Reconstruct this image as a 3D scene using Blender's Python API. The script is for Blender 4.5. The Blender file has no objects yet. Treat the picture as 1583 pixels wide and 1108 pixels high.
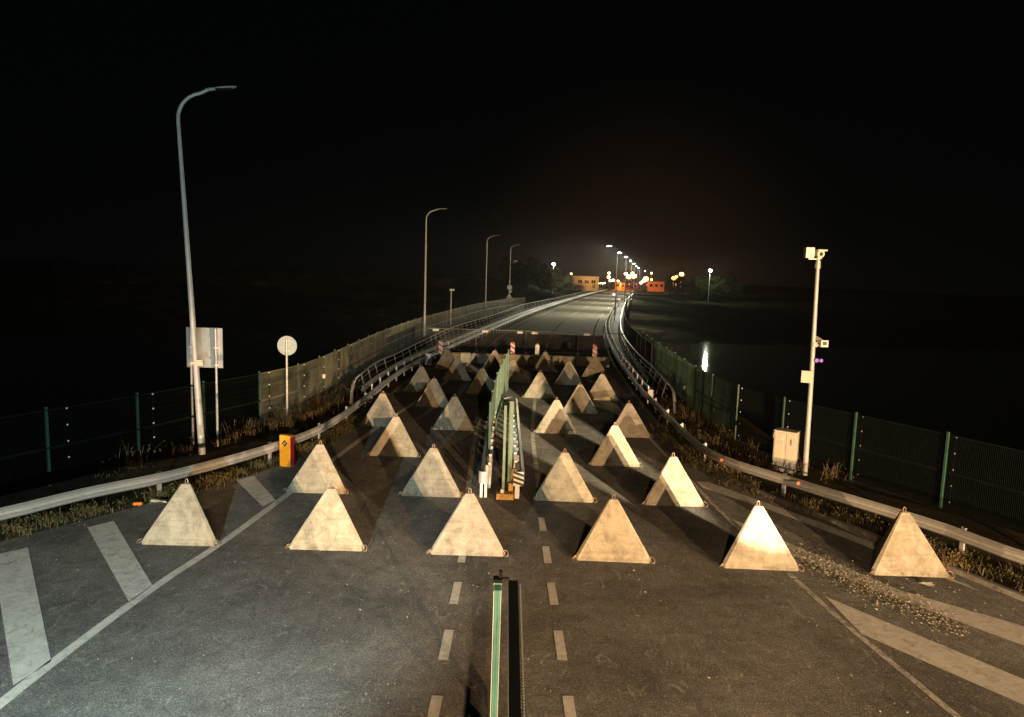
import bpy, math, random
from mathutils import Vector, Matrix
random.seed(7)
R = math.radians
sc = bpy.context.scene
col = sc.collection

# ------------------------------------------------------------------ camera survey (metres; camera 6.5 m above the road)
FPX, CAMH, PITCH, ROLL = 1073.0, 6.5, math.atan(130/1073), 0.031
def cam_axes():
    s, c = math.sin(PITCH), math.cos(PITCH); sr, cr = math.sin(ROLL), math.cos(ROLL)
    F = Vector((0, c, -s)); R0 = Vector((1, 0, 0)); U0 = Vector((0, s, c))
    return F, R0*cr+U0*sr, U0*cr-R0*sr
CF, CR, CU = cam_axes()
def at(px, py, Y):                      # survey: where the sight line through a picture point reaches distance Y
    d = CF + CR*((px-791.5)/FPX) - CU*((py-554)/FPX)
    t = Y/d.y
    return Vector((d.x*t, Y, CAMH+d.z*t))

# ------------------------------------------------------------------ materials
def newmat(name):
    m = bpy.data.materials.new(name); m.use_nodes = True
    nt = m.node_tree
    for n in list(nt.nodes): nt.nodes.remove(n)
    out = nt.nodes.new('ShaderNodeOutputMaterial')
    return m, nt, out
def N(nt, typ, **kw):
    n = nt.nodes.new(typ)
    for k, v in kw.items():
        if k.startswith('i_'): n.inputs[k[2:].replace('_', ' ')].default_value = v
        else: setattr(n, k, v)
    return n
def ramp(nt, stops):
    n = nt.nodes.new('ShaderNodeValToRGB'); cr = n.color_ramp
    while len(cr.elements) < len(stops): cr.elements.new(0.5)
    for e, (p, c) in zip(cr.elements, stops):
        e.position = p; e.color = (c, c, c, 1) if not isinstance(c, tuple) else (c+(1,) if len(c) == 3 else c)
    return n
def plain(name, color, rough=.6, metal=0., var=.15, scale=6., bump=.0, spec=.5):
    m, nt, out = newmat(name)
    b = N(nt, 'ShaderNodeBsdfPrincipled', i_Roughness=rough, i_Metallic=metal)
    b.inputs['Specular IOR Level'].default_value = spec
    tc = N(nt, 'ShaderNodeTexCoord')
    oi = N(nt, 'ShaderNodeObjectInfo')
    add = N(nt, 'ShaderNodeVectorMath', operation='ADD'); sca = N(nt, 'ShaderNodeVectorMath', operation='SCALE'); sca.inputs['Scale'].default_value = 37.
    comb = N(nt, 'ShaderNodeCombineXYZ')
    for k in range(3): nt.links.new(oi.outputs['Random'], comb.inputs[k])
    nt.links.new(comb.outputs[0], sca.inputs[0]); nt.links.new(tc.outputs['Object'], add.inputs[0]); nt.links.new(sca.outputs[0], add.inputs[1])
    n = N(nt, 'ShaderNodeTexNoise', i_Scale=scale, i_Detail=6., i_Roughness=.65); nt.links.new(add.outputs[0], n.inputs['Vector'])
    r = ramp(nt, [(.3, tuple(c*(1-var*1.6) for c in color)), (.7, tuple(min(1, c*(1+var)) for c in color))])
    nt.links.new(n.outputs['Fac'], r.inputs[0]); nt.links.new(r.outputs[0], b.inputs['Base Color'])
    if bump:
        bp = N(nt, 'ShaderNodeBump', i_Strength=bump, i_Distance=.02); nt.links.new(n.outputs['Fac'], bp.inputs['Height']); nt.links.new(bp.outputs[0], b.inputs['Normal'])
    nt.links.new(b.outputs[0], out.inputs[0])
    return m
def emit(name, color, strength):
    m, nt, out = newmat(name)
    e = N(nt, 'ShaderNodeEmission', i_Strength=strength); e.inputs['Color'].default_value = (*color, 1)
    nt.links.new(e.outputs[0], out.inputs[0]); return m

def asphalt_mat():
    m, nt, out = newmat('asphalt'); L = nt.links.new
    tc = N(nt, 'ShaderNodeTexCoord')
    grain = N(nt, 'ShaderNodeTexNoise', i_Scale=42., i_Detail=5., i_Roughness=.75)
    mid = N(nt, 'ShaderNodeTexNoise', i_Scale=3.2, i_Detail=7., i_Roughness=.7, i_Distortion=.6)
    big = N(nt, 'ShaderNodeTexNoise', i_Scale=.35, i_Detail=4., i_Roughness=.6)
    vor = N(nt, 'ShaderNodeTexVoronoi', i_Scale=26.)
    mp = N(nt, 'ShaderNodeMapping'); mp.inputs['Scale'].default_value = (1.7, .8, 1.); mp.inputs['Rotation'].default_value = (0, 0, -.9)
    streak = N(nt, 'ShaderNodeTexNoise', i_Scale=1.5, i_Detail=8., i_Roughness=.72, i_Distortion=2.2)
    for n in (grain, mid, big, vor): L(tc.outputs['Object'], n.inputs['Vector'])
    L(tc.outputs['Object'], mp.inputs[0]); L(mp.outputs[0], streak.inputs['Vector'])
    rg = ramp(nt, [(.3, (.03, .03, .031)), (.5, (.1, .098, .095)), (.72, (.26, .25, .235))]); L(grain.outputs['Fac'], rg.inputs[0])
    rb = ramp(nt, [(.3, .72), (.7, 1.25)]); L(mid.outputs['Fac'], rb.inputs[0])
    rb2 = ramp(nt, [(.35, .68), (.65, 1.2)]); L(big.outputs['Fac'], rb2.inputs[0])
    m1 = N(nt, 'ShaderNodeMixRGB', blend_type='MULTIPLY'); m1.inputs[0].default_value = 1; L(rg.outputs[0], m1.inputs[1]); L(rb.outputs[0], m1.inputs[2])
    m2 = N(nt, 'ShaderNodeMixRGB', blend_type='MULTIPLY'); m2.inputs[0].default_value = 1; L(m1.outputs[0], m2.inputs[1]); L(rb2.outputs[0], m2.inputs[2])
    rs = ramp(nt, [(.57, 0.), (.63, .3), (.72, .6)]); L(streak.outputs['Fac'], rs.inputs[0])          # pale scuffs
    m3 = N(nt, 'ShaderNodeMixRGB'); m3.inputs[2].default_value = (.26, .25, .23, 1); L(rs.outputs[0], m3.inputs[0]); L(m2.outputs[0], m3.inputs[1])
    rv = ramp(nt, [(.0, 1.), (.13, 1.), (.17, 0.)]); L(vor.outputs['Distance'], rv.inputs[0])   # pale stones, a few of the cells
    sep = N(nt, 'ShaderNodeSeparateColor'); L(vor.outputs['Color'], sep.inputs[0])
    thr = N(nt, 'ShaderNodeMath', operation='GREATER_THAN'); thr.inputs[1].default_value = .84; L(sep.outputs[0], thr.inputs[0])
    mul = N(nt, 'ShaderNodeMath', operation='MULTIPLY'); L(rv.outputs[0], mul.inputs[0]); L(thr.outputs[0], mul.inputs[1])
    m4 = N(nt, 'ShaderNodeMixRGB'); m4.inputs[2].default_value = (.5, .48, .43, 1); L(mul.outputs[0], m4.inputs[0]); L(m3.outputs[0], m4.inputs[1])
    wob = N(nt, 'ShaderNodeTexNoise', i_Scale=.9, i_Detail=5.); L(tc.outputs['Object'], wob.inputs['Vector'])
    wv = N(nt, 'ShaderNodeMixRGB', blend_type='ADD'); wv.inputs[0].default_value = .9; L(tc.outputs['Object'], wv.inputs[1]); L(wob.outputs['Color'], wv.inputs[2])
    cr = N(nt, 'ShaderNodeTexVoronoi', i_Scale=.16, feature='DISTANCE_TO_EDGE'); L(wv.outputs[0], cr.inputs['Vector'])
    rc = ramp(nt, [(0., .3), (.002, .5), (.004, 1.)]); L(cr.outputs['Distance'], rc.inputs[0])
    m5 = N(nt, 'ShaderNodeMixRGB', blend_type='MULTIPLY'); m5.inputs[0].default_value = .22; L(m4.outputs[0], m5.inputs[1]); L(rc.outputs[0], m5.inputs[2])
    spk = N(nt, 'ShaderNodeTexNoise', i_Scale=17., i_Detail=4., i_Roughness=.8); L(tc.outputs['Object'], spk.inputs['Vector'])
    rk = ramp(nt, [(.36, .62), (.5, 1.), (.64, 1.55)]); L(spk.outputs['Fac'], rk.inputs[0])
    m6 = N(nt, 'ShaderNodeMixRGB', blend_type='MULTIPLY'); m6.inputs[0].default_value = .55; L(m5.outputs[0], m6.inputs[1]); L(rk.outputs[0], m6.inputs[2])
    mx = N(nt, 'ShaderNodeMixRGB', blend_type='MULTIPLY'); mx.inputs[0].default_value = 1; mx.inputs[2].default_value = (ASPH,)*3+(1,); L(m6.outputs[0], mx.inputs[1])
    b = N(nt, 'ShaderNodeBsdfDiffuse', i_Roughness=1.); L(mx.outputs[0], b.inputs['Color'])
    hsum = N(nt, 'ShaderNodeMath', operation='ADD'); L(grain.outputs['Fac'], hsum.inputs[0]); L(mid.outputs['Fac'], hsum.inputs[1])
    bp = N(nt, 'ShaderNodeBump', i_Strength=.85, i_Distance=.018); L(hsum.outputs[0], bp.inputs['Height']); L(bp.outputs[0], b.inputs['Normal'])
    L(b.outputs[0], out.inputs[0]); return m
ASPH = 1.2
HAZE = .00011
def concrete_mat():
    m, nt, out = newmat('cast_concrete'); L = nt.links.new
    tc = N(nt, 'ShaderNodeTexCoord'); oi = N(nt, 'ShaderNodeObjectInfo')
    comb = N(nt, 'ShaderNodeCombineXYZ'); mu = N(nt, 'ShaderNodeMath', operation='MULTIPLY'); mu.inputs[1].default_value = 53.
    L(oi.outputs['Random'], mu.inputs[0])
    for k in range(3): L(mu.outputs[0], comb.inputs[k])
    add = N(nt, 'ShaderNodeVectorMath', operation='ADD'); L(tc.outputs['Object'], add.inputs[0]); L(comb.outputs[0], add.inputs[1])
    a = N(nt, 'ShaderNodeTexNoise', i_Scale=2.6, i_Detail=8., i_Roughness=.68, i_Distortion=.8); L(add.outputs[0], a.inputs['Vector'])
    g = N(nt, 'ShaderNodeTexNoise', i_Scale=38., i_Detail=4., i_Roughness=.7); L(add.outputs[0], g.inputs['Vector'])
    mp = N(nt, 'ShaderNodeMapping'); mp.inputs['Scale'].default_value = (.7, .7, 11.); L(add.outputs[0], mp.inputs[0])
    bands = N(nt, 'ShaderNodeTexNoise', i_Scale=1.4, i_Detail=3., i_Roughness=.6); L(mp.outputs[0], bands.inputs['Vector'])
    base = ramp(nt, [(.28, (.24, .216, .17)), (.43, (.36, .335, .278)), (.55, (.44, .412, .345)), (.72, (.52, .49, .42))]); L(a.outputs['Fac'], base.inputs[0])
    rb = ramp(nt, [(.36, .72), (.47, 1.), (.7, 1.06)]); L(bands.outputs['Fac'], rb.inputs[0])
    rg = ramp(nt, [(.3, .78), (.55, 1.), (.75, 1.12)]); L(g.outputs['Fac'], rg.inputs[0])
    m1 = N(nt, 'ShaderNodeMixRGB', blend_type='MULTIPLY'); m1.inputs[0].default_value = .45; L(base.outputs[0], m1.inputs[1]); L(rb.outputs[0], m1.inputs[2])
    m2 = N(nt, 'ShaderNodeMixRGB', blend_type='MULTIPLY'); m2.inputs[0].default_value = 1; L(m1.outputs[0], m2.inputs[1]); L(rg.outputs[0], m2.inputs[2])
    # darker splash zone and blotches near the foot
    v = N(nt, 'ShaderNodeTexVoronoi', i_Scale=17.); L(add.outputs[0], v.inputs['Vector'])
    rv = ramp(nt, [(.0, .45), (.1, .6), (.16, 1.)]); L(v.outputs['Distance'], rv.inputs[0])
    m3 = N(nt, 'ShaderNodeMixRGB', blend_type='MULTIPLY'); m3.inputs[0].default_value = .5; L(m2.outputs[0], m3.inputs[1]); L(rv.outputs[0], m3.inputs[2])
    # each casting has its own tone; darker damp drips below the tip and dirt at the foot
    tone = ramp(nt, [(0., (.8, .8, .82)), (.5, (1., .99, .96)), (1., (1.04, 1., .93))]); L(oi.outputs['Random'], tone.inputs[0])
    mt_ = N(nt, 'ShaderNodeMixRGB', blend_type='MULTIPLY'); mt_.inputs[0].default_value = 1.; L(m3.outputs[0], mt_.inputs[1]); L(tone.outputs[0], mt_.inputs[2])
    mp2 = N(nt, 'ShaderNodeMapping'); mp2.inputs['Scale'].default_value = (7., 7., .8); L(add.outputs[0], mp2.inputs[0])
    drip = N(nt, 'ShaderNodeTexNoise', i_Scale=1.2, i_Detail=5., i_Roughness=.65); L(mp2.outputs[0], drip.inputs['Vector'])
    rd = ramp(nt, [(.3, .62), (.45, .95), (.6, 1.)]); L(drip.outputs['Fac'], rd.inputs[0])
    md = N(nt, 'ShaderNodeMixRGB', blend_type='MULTIPLY'); md.inputs[0].default_value = .5; L(mt_.outputs[0], md.inputs[1]); L(rd.outputs[0], md.inputs[2])
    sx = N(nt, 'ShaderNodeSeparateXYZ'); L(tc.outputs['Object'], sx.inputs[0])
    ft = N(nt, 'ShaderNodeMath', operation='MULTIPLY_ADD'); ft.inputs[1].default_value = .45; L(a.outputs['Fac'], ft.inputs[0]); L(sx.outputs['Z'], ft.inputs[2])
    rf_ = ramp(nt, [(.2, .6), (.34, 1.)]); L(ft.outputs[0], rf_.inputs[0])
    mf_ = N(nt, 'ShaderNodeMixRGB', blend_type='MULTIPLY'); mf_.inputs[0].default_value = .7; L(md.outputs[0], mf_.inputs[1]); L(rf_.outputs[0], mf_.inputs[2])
    b = N(nt, 'ShaderNodeBsdfDiffuse', i_Roughness=.8); L(mf_.outputs[0], b.inputs['Color'])
    hs = N(nt, 'ShaderNodeMath', operation='ADD'); L(a.outputs['Fac'], hs.inputs[0]); L(g.outputs['Fac'], hs.inputs[1])
    bp = N(nt, 'ShaderNodeBump', i_Strength=.35, i_Distance=.012); L(hs.outputs[0], bp.inputs['Height']); L(bp.outputs[0], b.inputs['Normal'])
    L(b.outputs[0], out.inputs[0]); return m
def paint_mat(name, wear):
    m, nt, out = newmat(name); L = nt.links.new
    tc = N(nt, 'ShaderNodeTexCoord')
    a = N(nt, 'ShaderNodeTexNoise', i_Scale=3.4, i_Detail=9., i_Roughness=.8, i_Distortion=1.4); L(tc.outputs['Object'], a.inputs['Vector'])
    g = N(nt, 'ShaderNodeTexNoise', i_Scale=55., i_Detail=3., i_Roughness=.7); L(tc.outputs['Object'], g.inputs['Vector'])
    s = N(nt, 'ShaderNodeMath', operation='MULTIPLY_ADD'); s.inputs[1].default_value = .35; L(g.outputs['Fac'], s.inputs[0]); L(a.outputs['Fac'], s.inputs[2])
    r = ramp(nt, [(wear, (.13, .128, .12)), (wear+.13, (.36, .352, .33)), (min(1., wear+.45), (.55, .54, .5))]); L(s.outputs[0], r.inputs[0])
    b = N(nt, 'ShaderNodeBsdfDiffuse', i_Roughness=1.); L(r.outputs[0], b.inputs['Color'])
    bp = N(nt, 'ShaderNodeBump', i_Strength=.6, i_Distance=.01); L(g.outputs['Fac'], bp.inputs['Height']); L(bp.outputs[0], b.inputs['Normal'])
    L(b.outputs[0], out.inputs[0]); return m
def soil_mat():
    m, nt, out = newmat('verge_soil'); L = nt.links.new
    tc = N(nt, 'ShaderNodeTexCoord')
    a = N(nt, 'ShaderNodeTexNoise', i_Scale=1.7, i_Detail=8., i_Roughness=.75); L(tc.outputs['Object'], a.inputs['Vector'])
    r = ramp(nt, [(.3, (.018, .016, .012)), (.55, (.045, .04, .027)), (.75, (.08, .075, .045))]); L(a.outputs['Fac'], r.inputs[0])
    b = N(nt, 'ShaderNodeBsdfDiffuse', i_Roughness=1.); L(r.outputs[0], b.inputs['Color'])
    bp = N(nt, 'ShaderNodeBump', i_Strength=1., i_Distance=.08); L(a.outputs['Fac'], bp.inputs['Height']); L(bp.outputs[0], b.inputs['Normal'])
    L(b.outputs[0], out.inputs[0]); return m
def bank_mat():
    m, nt, out = newmat('bank_grass'); L = nt.links.new
    tc = N(nt, 'ShaderNodeTexCoord')
    a = N(nt, 'ShaderNodeTexNoise', i_Scale=.12, i_Detail=9., i_Roughness=.72, i_Distortion=.8); L(tc.outputs['Object'], a.inputs['Vector'])
    r = ramp(nt, [(.32, (.007, .008, .005)), (.5, (.018, .018, .011)), (.6, (.035, .033, .022)), (.72, (.1, .092, .068))]); L(a.outputs['Fac'], r.inputs[0])
    b = N(nt, 'ShaderNodeBsdfDiffuse', i_Roughness=1.); L(r.outputs[0], b.inputs['Color'])
    bp = N(nt, 'ShaderNodeBump', i_Strength=1., i_Distance=.6); L(a.outputs['Fac'], bp.inputs['Height']); L(bp.outputs[0], b.inputs['Normal'])
    L(b.outputs[0], out.inputs[0]); return m
def water_mat():
    m, nt, out = newmat('river_water'); L = nt.links.new
    tc = N(nt, 'ShaderNodeTexCoord'); mp = N(nt, 'ShaderNodeMapping'); mp.inputs['Scale'].default_value = (1., .5, 1.); L(tc.outputs['Object'], mp.inputs[0])
    a = N(nt, 'ShaderNodeTexNoise', i_Scale=1.1, i_Detail=3., i_Roughness=.55); L(mp.outputs[0], a.inputs['Vector'])
    b = N(nt, 'ShaderNodeBsdfPrincipled', i_Roughness=.06); b.inputs['Base Color'].default_value = (.006, .009, .007, 1)
    bp = N(nt, 'ShaderNodeBump', i_Strength=.16, i_Distance=.03); L(a.outputs['Fac'], bp.inputs['Height']); L(bp.outputs[0], b.inputs['Normal'])
    L(b.outputs[0], out.inputs[0]); return m
def leaf_mat(name, c):
    m, nt, out = newmat(name); L = nt.links.new
    geo = N(nt, 'ShaderNodeNewGeometry')
    r = ramp(nt, [(0., tuple(x*.55 for x in c)), (1., tuple(x*1.5 for x in c))]); L(geo.outputs['Random Per Island'], r.inputs[0])
    b = N(nt, 'ShaderNodeBsdfDiffuse', i_Roughness=1.); L(r.outputs[0], b.inputs['Color']); L(b.outputs[0], out.inputs[0]); return m

M = dict(
    asphalt=asphalt_mat(), concrete=concrete_mat(), paint=paint_mat('road_paint', .49), worn=paint_mat('worn_road_paint', .6),
    soil=soil_mat(), bank=bank_mat(), water=water_mat(),
    galv=plain('galvanised_steel', (.4, .4, .39), .5, .15, .1, 9., .05), galvpost=plain('galvanised_post', (.5, .5, .5), .5, .35, .15, 8.),
    pole=plain('painted_pole', (.5, .51, .51), .5, .1, .1, 3.), dimpole=plain('dull_pole', (.09, .09, .09), .6, .1, .1, 3.), lampgrey=plain('lamp_grey', (.3, .31, .31), .5, .2, .1, 6.),
    steel=plain('loop_steel', (.3, .22, .16), .5, .6, .3, 14.),
    fence=plain('fence_green', (.035, .1, .065), .5, 0., .15, 5.), fencewire=plain('fence_wire', (.005, .009, .007), .8, 0., .2, 3., spec=.1),
    fencemid=plain('mid_fence_wire', (.055, .09, .068), .8, 0., .3, 1., spec=.1), fencelit=plain('lit_weathered_fence_wire', (.15, .15, .1), .7, 0., .45, .9),  # brighter wire copies: lamp light on far panels painted in, plus olive dirt
    gategreen=plain('gate_green', (.07, .22, .2), .55, 0., .12, 5.), fencegreen=plain('fence_pale_green', (.19, .28, .21), .65, 0., .2, 2.), mediangreen=plain('median_green', (.12, .19, .135), .6, 0., .15, 4.),
    black=plain('black_plastic', (.004, .004, .004), .7, 0., .1, 5., spec=.2), darksteel=plain('dark_toothed_steel', (.08, .1, .09), .6, .2, .2, 9.),
    yellow=plain('yellow_paint', (.8, .36, .02), .45, 0., .08, 6.), ochre=plain('ochre_timber', (.5, .3, .09), .7, 0., .25, 12.),
    signback=plain('sign_back', (.33, .39, .45), .45, .25, .1, 5.), white=plain('white_paint', (.75, .74, .7), .5, 0., .06, 8.),
    red=plain('red_reflective', (.55, .02, .03), .4, 0., .1, 8.), blackpaint=plain('black_paint', (.012, .012, .012), .5, 0., .1, 8.),
    cabinet=plain('cabinet_beige', (.62, .58, .47), .55, 0., .06, 5.), plinth=plain('cabinet_plinth', (.36, .38, .42), .7, 0., .2, 9.),
    amber=plain('reflector_amber', (.85, .22, .08), .3, 0., .1, 9.), kerb=plain('kerb_concrete', (.24, .23, .21), .85, 0., .25, 4., .3),
    litter_o=plain('litter_orange', (.8, .25, .03), .5, 0., .2, 20.), litter_w=plain('litter_white', (.7, .66, .58), .6, 0., .2, 20.),
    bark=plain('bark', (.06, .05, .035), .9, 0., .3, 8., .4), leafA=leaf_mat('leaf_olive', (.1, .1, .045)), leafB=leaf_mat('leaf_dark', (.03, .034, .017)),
    straw=leaf_mat('dry_straw', (.15, .115, .065)), herb=leaf_mat('verge_herbs', (.11, .095, .045)), chips=leaf_mat('leaf_chips', (.36, .33, .26)),
    wallcream=plain('wall_cream', (.6, .5, .36), .8, 0., .1, 2.), wallorange=plain('panel_orange', (.65, .3, .08), .7, 0., .1, 2.), wallred=plain('barrier_red', (.5, .06, .03), .6, 0., .2, 2.),
    litroad=plain('lit_bridge_road', (.135, .125, .095), .95, 0., .12, .5, spec=.05), screen=plain('screen_boards', (.045, .032, .025), .8, 0., .3, 3., spec=.1), deck=plain('bridge_concrete', (.055, .05, .045), .85, 0., .2, .7, .2), roof=plain('roof_sheet', (.2, .17, .15), .7, 0., .1, 2.), glass=plain('dark_window', (.03, .025, .02), .15),
    lampwhite=emit('lamp_white', (1., .95, .82), 400.), lampgreenwhite=emit('lamp_cool', (.93, 1., .75), 160.), lampsodium=emit('lamp_sodium', (1., .42, .09), 20.),
    lampwarm=emit('lamp_warm', (1., .6, .25), 14.), lampred=emit('lamp_red', (1., .1, .05), 6.), infra=emit('lamp_violet', (.75, .25, .75), 1.1), violet=emit('lamp_lilac', (.8, .65, 1.), 12.),
)

# ------------------------------------------------------------------ mesh helpers
class MB:
    def __init__(s): s.v = []; s.f = []; s.m = []
    def add(s, vs, fs, mat=0):
        o = len(s.v); s.v += [tuple(v) for v in vs]; s.f += [tuple(i+o for i in f) for f in fs]; s.m += [mat]*len(fs); return s
    def box(s, c, d, rz=0., mat=0, taper=1.):
        x, y, z = d[0]/2, d[1]/2, d[2]/2; cs, sn = math.cos(rz), math.sin(rz); vs = []
        for k, (sx, sy, sz) in enumerate([(-1,-1,-1),(1,-1,-1),(1,1,-1),(-1,1,-1),(-1,-1,1),(1,-1,1),(1,1,1),(-1,1,1)]):
            t = taper if sz > 0 else 1.
            a, b = sx*x*t, sy*y*t
            vs.append((c[0]+a*cs-b*sn, c[1]+a*sn+b*cs, c[2]+sz*z))
        return s.add(vs, [(0,3,2,1),(4,5,6,7),(0,1,5,4),(1,2,6,5),(2,3,7,6),(3,0,4,7)], mat)
    def tube(s, pts, r, n=10, mat=0, cap=True, closed=False):
        pts = [Vector(p) for p in pts]; K = len(pts); rs = r if isinstance(r, (list, tuple)) else [r]*K
        vs = []; prev = None
        for i, p in enumerate(pts):
            if closed: t = pts[(i+1) % K]-pts[i-1]
            else: t = pts[min(i+1, K-1)]-pts[max(i-1, 0)]
            t.normalize()
            if prev is None:
                a = Vector((0, 0, 1)) if abs(t.z) < .9 else Vector((1, 0, 0)); u = t.cross(a).normalized()
            else:
                u = (prev - t*prev.dot(t)).normalized()
            prev = u; w = t.cross(u)
            for k in range(n):
                th = 2*math.pi*k/n; vs.append(p+(u*math.cos(th)+w*math.sin(th))*rs[i])
        fs = []
        for i in range(K if closed else K-1):
            j = (i+1) % K
            for k in range(n): fs.append((i*n+k, i*n+(k+1) % n, j*n+(k+1) % n, j*n+k))
        if cap and not closed: fs += [tuple(range(n-1, -1, -1)), tuple(range((K-1)*n, K*n))]
        return s.add(vs, fs, mat)
    def loft(s, path, prof, closed=True, mat=0, caps=True):         # prof: (outward offset, z); path: list of (x, y, nx, ny)
        P = len(prof); vs = []
        for (x, y, nx, ny) in path:
            for (d, z) in prof: vs.append((x+nx*d, y+ny*d, z))
        fs = []; e = P if closed else P-1
        for i in range(len(path)-1):
            for k in range(e):
                k2 = (k+1) % P; fs.append((i*P+k, i*P+k2, (i+1)*P+k2, (i+1)*P+k))
        if closed and caps: fs += [tuple(range(P-1, -1, -1)), tuple(range((len(path)-1)*P, len(path)*P))]
        return s.add(vs, fs, mat)
    def prism(s, poly, z0, z1, mat=0):
        n = len(poly); vs = [(x, y, z0) for x, y in poly]+[(x, y, z1) for x, y in poly]
        return s.add(vs, [tuple(range(n-1, -1, -1)), tuple(range(n, 2*n))]+[(i, (i+1) % n, n+(i+1) % n, n+i) for i in range(n)], mat)
    def vprism(s, poly, y0, y1, mat=0):                             # outline in x,z, thickness along y
        n = len(poly); vs = [(x, y0, z) for x, z in poly]+[(x, y1, z) for x, z in poly]
        return s.add(vs, [tuple(range(n)), tuple(range(2*n-1, n-1, -1))]+[((i+1) % n, i, n+i, n+(i+1) % n) for i in range(n)], mat)
    def ico(s, c, r, mat=0, sz=1.):
        vs = []; fs = []; n, k = 10, 6
        for i in range(1, k):
            ph = math.pi*i/k
            for j in range(n): th = 2*math.pi*j/n; vs.append((c[0]+r*math.sin(ph)*math.cos(th), c[1]+r*math.sin(ph)*math.sin(th), c[2]+sz*r*math.cos(ph)))
        for i in range(k-2):
            for j in range(n): fs.append((i*n+j, (i+1)*n+j, (i+1)*n+(j+1) % n, i*n+(j+1) % n))
        t = len(vs); vs += [(c[0], c[1], c[2]+sz*r), (c[0], c[1], c[2]-sz*r)]
        for j in range(n): fs += [(t, j, (j+1) % n), (t+1, (k-2)*n+(j+1) % n, (k-2)*n+j)]
        return s.add(vs, fs, mat)
    def build(s, name, mats, parent=None, smooth=False, bevel=0., loc=None, origin=None):
        if not isinstance(mats, (list, tuple)): mats = [mats]
        me = bpy.data.meshes.new(name)
        vs = s.v if origin is None else [(a-origin[0], b-origin[1], c-origin[2]) for a, b, c in s.v]
        me.from_pydata(vs, [], s.f)
        for m in mats: me.materials.append(m)
        me.polygons.foreach_set('material_index', s.m)
        if smooth: me.polygons.foreach_set('use_smooth', [True]*len(me.polygons))
        me.update()
        o = bpy.data.objects.new(name, me); col.objects.link(o)
        if smooth:
            try: me.set_sharp_from_angle(angle=R(40))
            except Exception: pass
        if parent is not None: o.parent = parent
        if origin is not None and parent is None: o.location = origin
        if loc is not None: o.location = loc
        if bevel:
            b = o.modifiers.new('bevel', 'BEVEL'); b.width = bevel; b.segments = 2; b.limit_method = 'ANGLE'; b.angle_limit = R(20)
        return o
def tag(o, label=None, cat=None, group=None, kind=None):
    if label: o['label'] = label
    if cat: o['category'] = cat
    if group: o['group'] = group
    if kind: o['kind'] = kind
    return o
def empty(name, loc, label, cat, group=None, rz=0.):
    o = bpy.data.objects.new(name, None); col.objects.link(o); o.location = loc; o.rotation_euler = (0, 0, rz); o.empty_display_size = .2
    return tag(o, label, cat, group)
def dup(root, loc, rz=None, label=None):
    r = root.copy(); col.objects.link(r); r.location = loc
    if rz is not None: r.rotation_euler = (0, 0, rz)
    if label: r['label'] = label
    for ch in list(root.children):
        c = ch.copy(); col.objects.link(c); c.parent = r
        for g in ch.children:
            d = g.copy(); col.objects.link(d); d.parent = c
    return r
def copy_part(o, parent, loc, rz=0., sx=None):
    c = o.copy(); col.objects.link(c); c.parent = parent; c.location = loc; c.rotation_euler = (0, 0, rz)
    if sx is not None: c.scale = (sx, 1, 1)
    return c

# ------------------------------------------------------------------ curves along the road (x as a function of y)
def interp(tab, y):
    n = len(tab)
    if y <= tab[0][0]: a, b = tab[0], tab[1]; return a[1]+(y-a[0])*(b[1]-a[1])/(b[0]-a[0])
    if y >= tab[-1][0]: a, b = tab[-2], tab[-1]; return b[1]+(y-b[0])*(b[1]-a[1])/(b[0]-a[0])
    for i in range(n-1):
        if tab[i][0] <= y <= tab[i+1][0]: break
    def sl(k):
        if k == 0: return (tab[1][1]-tab[0][1])/(tab[1][0]-tab[0][0])
        if k == n-1: return (tab[-1][1]-tab[-2][1])/(tab[-1][0]-tab[-2][0])
        return (tab[k+1][1]-tab[k-1][1])/(tab[k+1][0]-tab[k-1][0])
    h = tab[i+1][0]-tab[i][0]; t = (y-tab[i][0])/h; t2, t3 = t*t, t*t*t
    return (2*t3-3*t2+1)*tab[i][1]+(t3-2*t2+t)*h*sl(i)+(-2*t3+3*t2)*tab[i+1][1]+(t3-t2)*h*sl(i+1)
TL = [(-30,-32.), (4,-19.6), (11,-15), (15.55,-11.78), (17.27,-10.75), (18.85,-9.5), (22.28,-7.81), (25.4,-6.98), (31,-6.72), (38,-6.7), (45.4,-6.3), (56.8,-4.9), (75.65,-2.33), (96,.55), (112.8,3.05), (137.7,7.16), (176.6,14.05), (246,26.9), (338.6,45.56), (420,62.)]
TR = [(-30,28.), (6,16.6), (11,13.9), (14.83,11.49), (16.67,10.7), (19.72,8.77), (22.57,7.1), (25.5,6.8), (28.66,6.82), (38.43,7.05), (58.2,8.4), (86.7,11.6), (126.3,17.9), (176.6,26.7), (217.7,34.44), (338.6,58.5), (420,75.)]
TKR = [(-30,26.5), (6,14.8), (11,12.5), (13.9,10.92), (15.5,10.21), (17.42,9.4), (20.1,8.05), (22,7.26), (24.3,6.72), (26.6,6.52), (32,6.6), (45,7.15), (58.2,8.1), (86.7,11.3), (126.3,17.6), (176.6,26.4), (217.7,34.1), (338.6,58.2), (420,74.7)]
TFL = [(-30,-33), (4,-20.4), (14.3,-15.6), (20.1,-13.0), (22.9,-11.78), (25.9,-10.75), (28,-9.95), (30.5,-9.35), (35,-9.25), (45.9,-9.3), (50,-9.25), (62.4,-8.75), (76.2,-7.5), (99.8,-4.9), (125.8,-.1), (131.2,2.3)]
TFR = [(-30,34.), (8,18.2), (19.73,12.97), (22.33,11.68), (24.7,10.45), (27,9.5), (30.3,9.15), (34,9.12), (38.9,9.42), (44.5,9.7), (50.1,9.98), (57.4,10.55)]
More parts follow.
